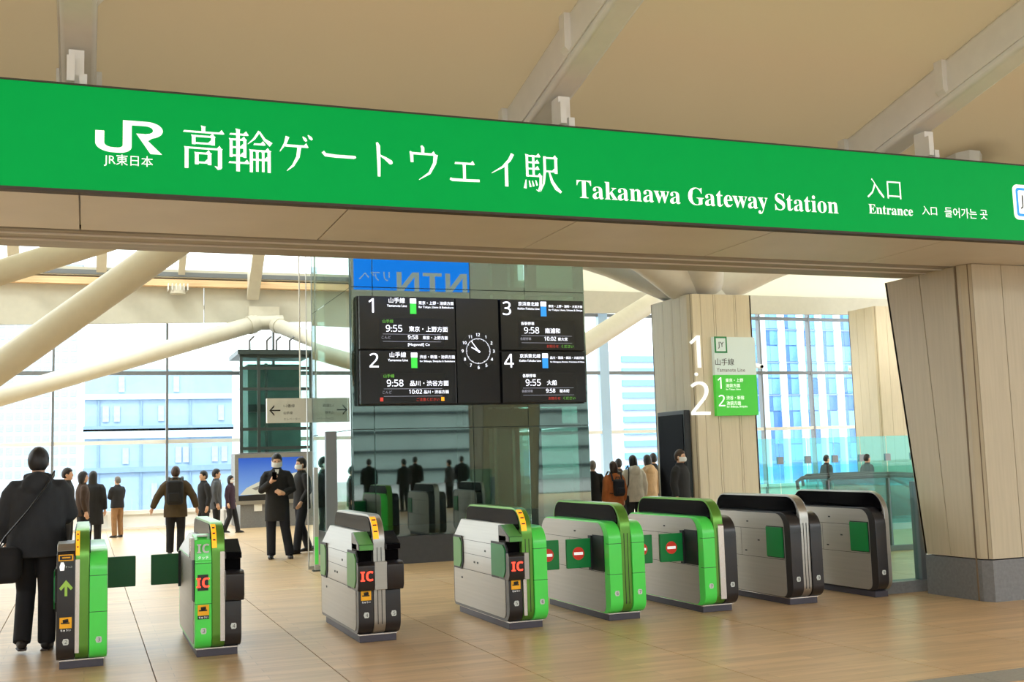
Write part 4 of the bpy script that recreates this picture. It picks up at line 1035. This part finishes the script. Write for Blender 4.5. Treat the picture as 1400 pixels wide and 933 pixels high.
# foreground walker with shoulder bag
walk = dict(kneeL=(.09, -.12, .50), ankL=(.10, .10, .12), kneeR=(-.09, -.02, .49), ankR=(-.08, -.08, .085), elL=(.27, -.02, 1.14), wrL=(.25, -.14, .93), elR=(-.25, -.04, 1.15), wrR=(-.19, -.25, 1.10), lean=.05)
fg = person('man in dark hooded jacket walking away beside the leftmost gate', -.40, 10.85, 1.77, R(178), DK, TROU, pose=walk, hem=.80, puff=1.3, hood=True, vox=.012)
bg_ = thing('shoulder_bag', 'black shoulder bag hanging at the left hip of the foreground man', 'bag'); bg_.matrix_basis = fg.matrix_basis.copy()
o = obj('bag_body', B(.10, .46, .04, .26, .60, .90), BLK, bg_, bevel=.07); o.modifiers['bevel'].segments = 4
obj('bag_flap', B(.13, .43, .05, .255, .76, .89), BLK, bg_, bevel=.05)
obj('strap', MB().tube([(.30, .20, .86), (.24, .20, .98), (.06, .215, 1.2), (-.08, .19, 1.40), (-.13, .08, 1.515), (-.12, -.08, 1.48), (.05, -.20, 1.2), (.28, -.12, .9), (.32, .08, .86)], [(.022, .008)]*9, 8), 'rubber', bg_)
# man with phone
ph_pose = dict(kneeL=(.13, -.05, .49), ankL=(.20, -.05, .085), ankR=(-.10, .06, .085), kneeR=(-.10, .02, .49), elR=(-.25, -.04, 1.13), wrR=(-.10, -.27, 1.27), hdR=(VV((.55, -.35, .75)), VV((.3, .75, .25)), .7), elL=(.25, -.02, 1.13), wrL=(.10, -.21, 1.07), hdL=(VV((-.9, -.2, .35)), VV((0, .9, .1)), .6))
pm = person('man in long black coat and white mask looking at his phone', 3.04, 19.3, 1.76, R(-8), BLK, NAVY, pose=ph_pose, hem=.62, puff=1.06, mask=True, tilt=.22, vox=.010, collar='mask_white')
ph = thing('phone', 'dark smartphone held up by the man in the black coat', 'phone'); ph.matrix_basis = pm.matrix_basis @ Matrix.Translation((-.045, -.345, 1.36)) @ Matrix.Rotation(.5, 4, 'X')
obj('phone_body', B(-.036, .036, -.004, .004, -.07, .075), 'hood_black', ph, bevel=.003)
obj('phone_screen', B(-.033, .033, .0041, .0047, -.064, .07), 'print_grey', ph, False)
person('man in dark jacket and mask half hidden behind the glass pane edge', 3.62, 20.2, 1.69, R(-75), BLK, NAVY, pose=dict(ankL=(.10, -.16, .085), kneeL=(.1, -.1, .49), ankR=(-.1, .18, .1), kneeR=(-.1, .02, .5), wrL=(.23, -.12, .92), wrR=(-.23, .06, .9)), hem=.80, puff=1.05, mask=True, vox=.013)
b1 = person('man in brown jacket with backpack walking away behind the flaps', 1.54, 21.5, 1.60, R(172), OLV, TROU, haircol='hair_brown', pose=dict(elL=(.34, .06, 1.14), wrL=(.44, -.02, .92), elR=(-.34, .04, 1.13), wrR=(-.40, .0, .90), ankR=(-.1, .12, .1), kneeR=(-.1, -.06, .5)), hem=.74, puff=1.2, hood=True, vox=.013)
backpack('dark backpack on the man in the brown jacket', b1, BLK, .32, .48, .98)
person('woman with long black hair in black coat behind the leftmost gate', .13, 23.6, 1.56, R(165), BLK, TROU, hair='long', hem=.58, puff=1.12, skirt=1.08)
person('man in brown trousers and dark jacket by the window wall', .70, 28.2, 1.42, R(215), BLK, KHK, haircol='hair_grey', pose=dict(elL=(.22, -.06, 1.14), wrL=(.06, -.2, 1.12), elR=(-.22, -.06, 1.14), wrR=(-.05, -.2, 1.12)), hem=.84, puff=1.1)
person('man with dark hair facing right beside the woman with long hair', -.32, 21.7, 1.63, R(78), DK, TROU, hem=.80)
person('man with bowl haircut in brown jacket facing the woman with long hair', -.06, 22.6, 1.56, R(100), BRN, TROU, hair='bob', hem=.80)
person('man in dark suit seen from the side left of grey suit', 2.27, 23.9, 1.50, R(-70), BLK, TROU, hem=.74)
person('man in grey suit next to the second gate facing right', 2.62, 24.9, 1.53, R(85), GRY, TROU, hem=.76, collar='mask_white')
person('small person in black coat and mask left of the train poster', 3.25, 27.7, 1.36, R(60), PUR, TROU, hair='bob', mask=True, hem=.72, pose=dict(ankL=(.1, -.2, .085), kneeL=(.1, -.12, .49), ankR=(-.1, .16, .1)))
person('person in dark jacket standing behind the glass at the tower edge', 4.10, 21.0, 1.76, R(-100), BLK, TROU, hem=.78)
# group on the right
person('person in dark coat just right of the glass tower', 9.1, 19.6, 1.47, R(150), BLK, TROU, haircol='hair_grey', hem=.72)
b2 = person('person in rust orange jacket with brown hair, back to viewer', 8.86, 18.2, 1.45, R(185), ORG, TROU, hair='bob', haircol='hair_brown', hem=.80, puff=1.12)
backpack('dark blue backpack on the person in the rust jacket', b2, NAVY, .26, .36, 1.0, .13)
person('dark-haired person between the rust and white jackets', 10.05, 20.4, 1.49, R(150), BRN, TROU, hem=.78)
wp = person('woman in off-white jacket with black shoulder strap, back to viewer', 9.51, 18.7, 1.55, R(176), WHT, DK, hair='bob', hem=.78, puff=1.12, hood=True)
sbg = thing('shoulder_bag', 'small black bag of the woman in the off-white jacket', 'bag'); sbg.matrix_basis = wp.matrix_basis.copy()
obj('bag_body', B(.16, .34, -.02, .14, .74, .92), 'rubber', sbg, bevel=.03)
obj('strap', MB().tube([(.27, .12, .9), (.2, .2, 1.15), (.16, .15, 1.40), (.13, .04, 1.525), (.15, -.14, 1.38), (.24, -.17, 1.05), (.27, -.0, .9)], [(.014, .006)]*7, 8), 'rubber', sbg)
person('woman in beige hooded jacket, back to viewer, near the clad column', 10.18, 19.4, 1.55, R(190), BEI, TROU, hair='bob', hem=.78, puff=1.12, hood=True)
person('dark-haired person behind the woman in the beige jacket', 10.95, 20.6, 1.58, R(170), DK, TROU, hem=.78)
person('person in black with white mask in front of the dark screen', 9.38, 16.7, 1.62, R(35), BLK, TROU, haircol='hair_brown', mask=True, hem=.66, puff=1.12)
person('person in dark clothes riding the farther escalator', 17.3, 23.4, 1.42, R(90), DK, TROU, hem=.78)
person('person in grey riding the nearer escalator', 16.95, 21.4, 1.42, R(90), GRY, TROU, hem=.78)

def wall_camera(label, px, py, Y, arm=.25):
    q = at(px, py, Y)
    t = thing('wall_camera', label, 'camera', q)
    obj('bracket', B(-.03, .03, 0, arm, -.03, .03), 'steel_white', t, False)
    obj('housing', MB().tube([(0, -.28, -.06), (0, .06, .0)], .075, 12), 'steel_white', t)
    obj('lens', MB().tube([(0, -.30, -.065), (0, -.28, -.06)], .05, 12), 'hood_black', t)
    obj('mount_plate', B(-.07, .07, arm, arm+.03, -.1, .1), 'steel_white', t, False)
wall_camera('white camera on the transom of the right-hand window', 1171, 503, 31.55, .33)
wall_camera('lower white camera beside the right-hand window column', 1183, 535, 31.55, .33)
wall_camera('white camera right of the platform sign board', 1035, 500, 31.55, .33)
for w_, X, Y, H_, rz_, c_ in (('leftmost dark', 8.6, -2.0, 1.7, 10, BLK), ('second from left, charcoal', 9.5, -1.0, 1.66, -20, DK), ('middle black', 10.5, -3.2, 1.74, 30, BLK), ('fourth from left, grey', 11.4, -2.2, 1.6, -40, GRY), ('rightmost navy', 12.6, -4.5, 1.72, 15, NAVY)):
    person(w_ + ' figure among the five passers-by mirrored in the tower glass', X, Y, H_, R(rz_), c_, TROU, vox=.02, hem=.78, group='passers-by mirrored in the tower glass', hands=False)

# ================================================================ outside
mat('apartment', (190, 200, 212), .8, 0, .03, 1); mat('far_window', (150, 168, 186), .3, 0, .1, 3); mat('office_pale', (134, 160, 188), .7, 0, .05, 1); mat('office_band', (112, 140, 172), .6, 0, .05, 1)
mat('curtain_white', (236, 240, 244), .5, 0, 0); mat('curtain_blue', (50, 104, 176), .15, 0, .2, .8); mat('curtain_blue2', (92, 150, 214), .15, 0, .2, .8); mat('bg_tower', (112, 164, 206), .5, 0, .05, 1)
mat('office_light', (178, 200, 222), .7, 0, .05, 1)
# left apartment tower
at_ = thing('apartment_tower', 'pale apartment tower far outside at the left edge', 'building', (-32, 205, -6.6))
obj('wall', B(0, 31, 0, 14, 0, 44), 'apartment', at_, False)
wm = B(0, 1.05, -.12, 0, 0, 1.25).mesh('window'); fin(wm, False); wm.materials.append(M['far_window'])
for c in range(16):
    for r in range(18): inst('window', wm, at_, (8.0+1.42*c, 0, 7.5+1.95*r))
obj('roof', B(-.4, 31.4, -.4, 14.4, 44, 45), 'apartment', at_, False)
# near pale office block
a, b = at(116, 505, 112), at(318, 700, 112)
of = thing('office_block', 'pale blue office block just outside the left windows', 'building', (a.x, 112, -6.6))
ow, oh = b.x-a.x, a.z+6.6
obj('wall', B(0, ow, 0, 14, 0, oh), 'office_pale', of, False)
for k, z in enumerate((oh-2.9, oh-5.9, oh-6.6, oh-9.8)): obj('band_course', B(-.1, ow+.1, -.35, 0, z, z+(.5 if k != 2 else .9)), 'office_band' if k % 2 else 'office_light', of, False)
wm2 = B(0, .55, -.15, 0, 0, 1.5).mesh('window'); fin(wm2, False); wm2.materials.append(M['far_window'])
for z, xs_ in ((oh-2.2, (3.0, 8.0)), (oh-5.0, (1.6, 2.6, 6.6, 12.2)), (oh-9.0, (3.4, 8.2, 8.9, 11.6, 12.5)), (oh-12.4, (2.4, 6.0, 8.4, 12.0))):
    for x in xs_: inst('window', wm2, of, (x, 0, z))
obj('rooftop_unit', B(4, 7, 2, 5, oh, oh+1.0), 'apartment', of, False)
for x in (1.2, 5.0, 9.5): obj('downpipe', B(x, x+.12, -.2, 0, 0, oh-3), 'office_band', of, False)
# white-blue tower seen beside the column
a, b = at(845, 478, 190), at(905, 600, 190)
wt = thing('white_tower', 'white and pale blue tower outside between glass tower and clad column', 'building', (a.x, 190, -6.6))
wh = a.z+6.6
obj('wall', B(0, b.x-a.x+8, 0, 20, 0, wh), 'apartment', wt, False)
wb = B(0, b.x-a.x+7, -.5, 0, 0, 1.1).mesh('window_band'); fin(wb, False); wb.materials.append(M['bg_tower'])
for k in range(11): inst('window_band', wb, wt, (.5, 0, wh-2.4-2.3*k))
# curtain wall tower on the right
YC = 96
a, b = at(1026, 430, YC), at(1192, 600, YC)
cw = thing('glass_office_tower', 'blue glass office tower with white fins outside the right window', 'building', (a.x-1.2, YC, -6.6))
tw_ = b.x-a.x+9
obj('core', B(0, tw_, .4, 9, 0, 46), 'curtain_blue2', cw, False)
fm = B(-.15, .15, -.6, .4, 0, 46).mesh('fin'); fin(fm, False); fm.materials.append(M['curtain_white'])
nf = int(tw_/2.3)
for k in range(nf+1): inst('fin', fm, cw, (2.3*k, 0, 0))
pms = []
for m_ in ('curtain_blue', 'curtain_blue2', 'bg_tower'):
    me = B(.02, .96, .2, .4, .04, 1.60).mesh('glazing_panel'); fin(me, False); me.materials.append(M[m_]); pms.append(me)
random.seed(3)
for k in range(nf):
    for q in range(2):
        for r in range(12):
            inst('glazing_panel', random.choice(pms), cw, (2.3*k+.18+.97*q, 0, 7.2+1.68*r))
for r in range(0, 13, 2): obj('floor_slab', B(0, tw_, .1, .4, 7.05+1.68*r, 7.2+1.68*r), 'office_band', cw, False)
obj('roof', B(-.3, tw_+.3, -.8, 9.3, 46, 46.6), 'curtain_white', cw, False)

# ---- across the plaza behind the viewer (mirrored in the glass tower)
op = thing('plaza_backdrop', 'added backdrop building across the plaza that dims the tower reflections', 'building', (-30, -46, 0))  # unseen, added so the tower glass does not mirror bright sky
mat('backdrop_wall', (150, 164, 158), .5, 0, .1, .3)
obj('wall', B(0, 90, -10, 0, 0, 15), 'backdrop_wall', op, False)
for k in range(12): obj('floor_band', B(0, 90, 0, .2, 1.4*k+.9, 1.4*k+1.1), 'tower_steel', op, False)
mat('ad_blue', (20, 120, 230), .5, 0, 0, emit=1.8)
YB = 14.6
p0, p1x = at(484, 352, 2*16.88-YB), at(642, 404, 2*16.88-YB)
ad = thing('blue_banner', 'blue advertising banner with white letters mirrored in the tower glass', 'banner', (0, YB, 0))
obj('banner_panel', B(p0.x, p1x.x, -.06, 0, p1x.z+.06, p0.z+.1), 'ad_blue', ad, False)
bw2 = p1x.x-p0.x
txt('\U0001D5E1\U0001D5E7\U0001D5E1', 'sign_white', ad, p0.x+bw2*.98, .004, p1x.z+.05, width=bw2*.62, h=.34, thick=.01, face='+y')
txt('リアへ', 'sign_white', ad, p0.x+bw2*.30, .004, p1x.z+.22, width=bw2*.26, thick=.01, face='+y')
for x in (p0.x+.2, p1x.x-.2): obj('banner_rod', B(x-.012, x+.012, -.04, -.02, p0.z+.1, 6.02), 'mullion', ad, False)
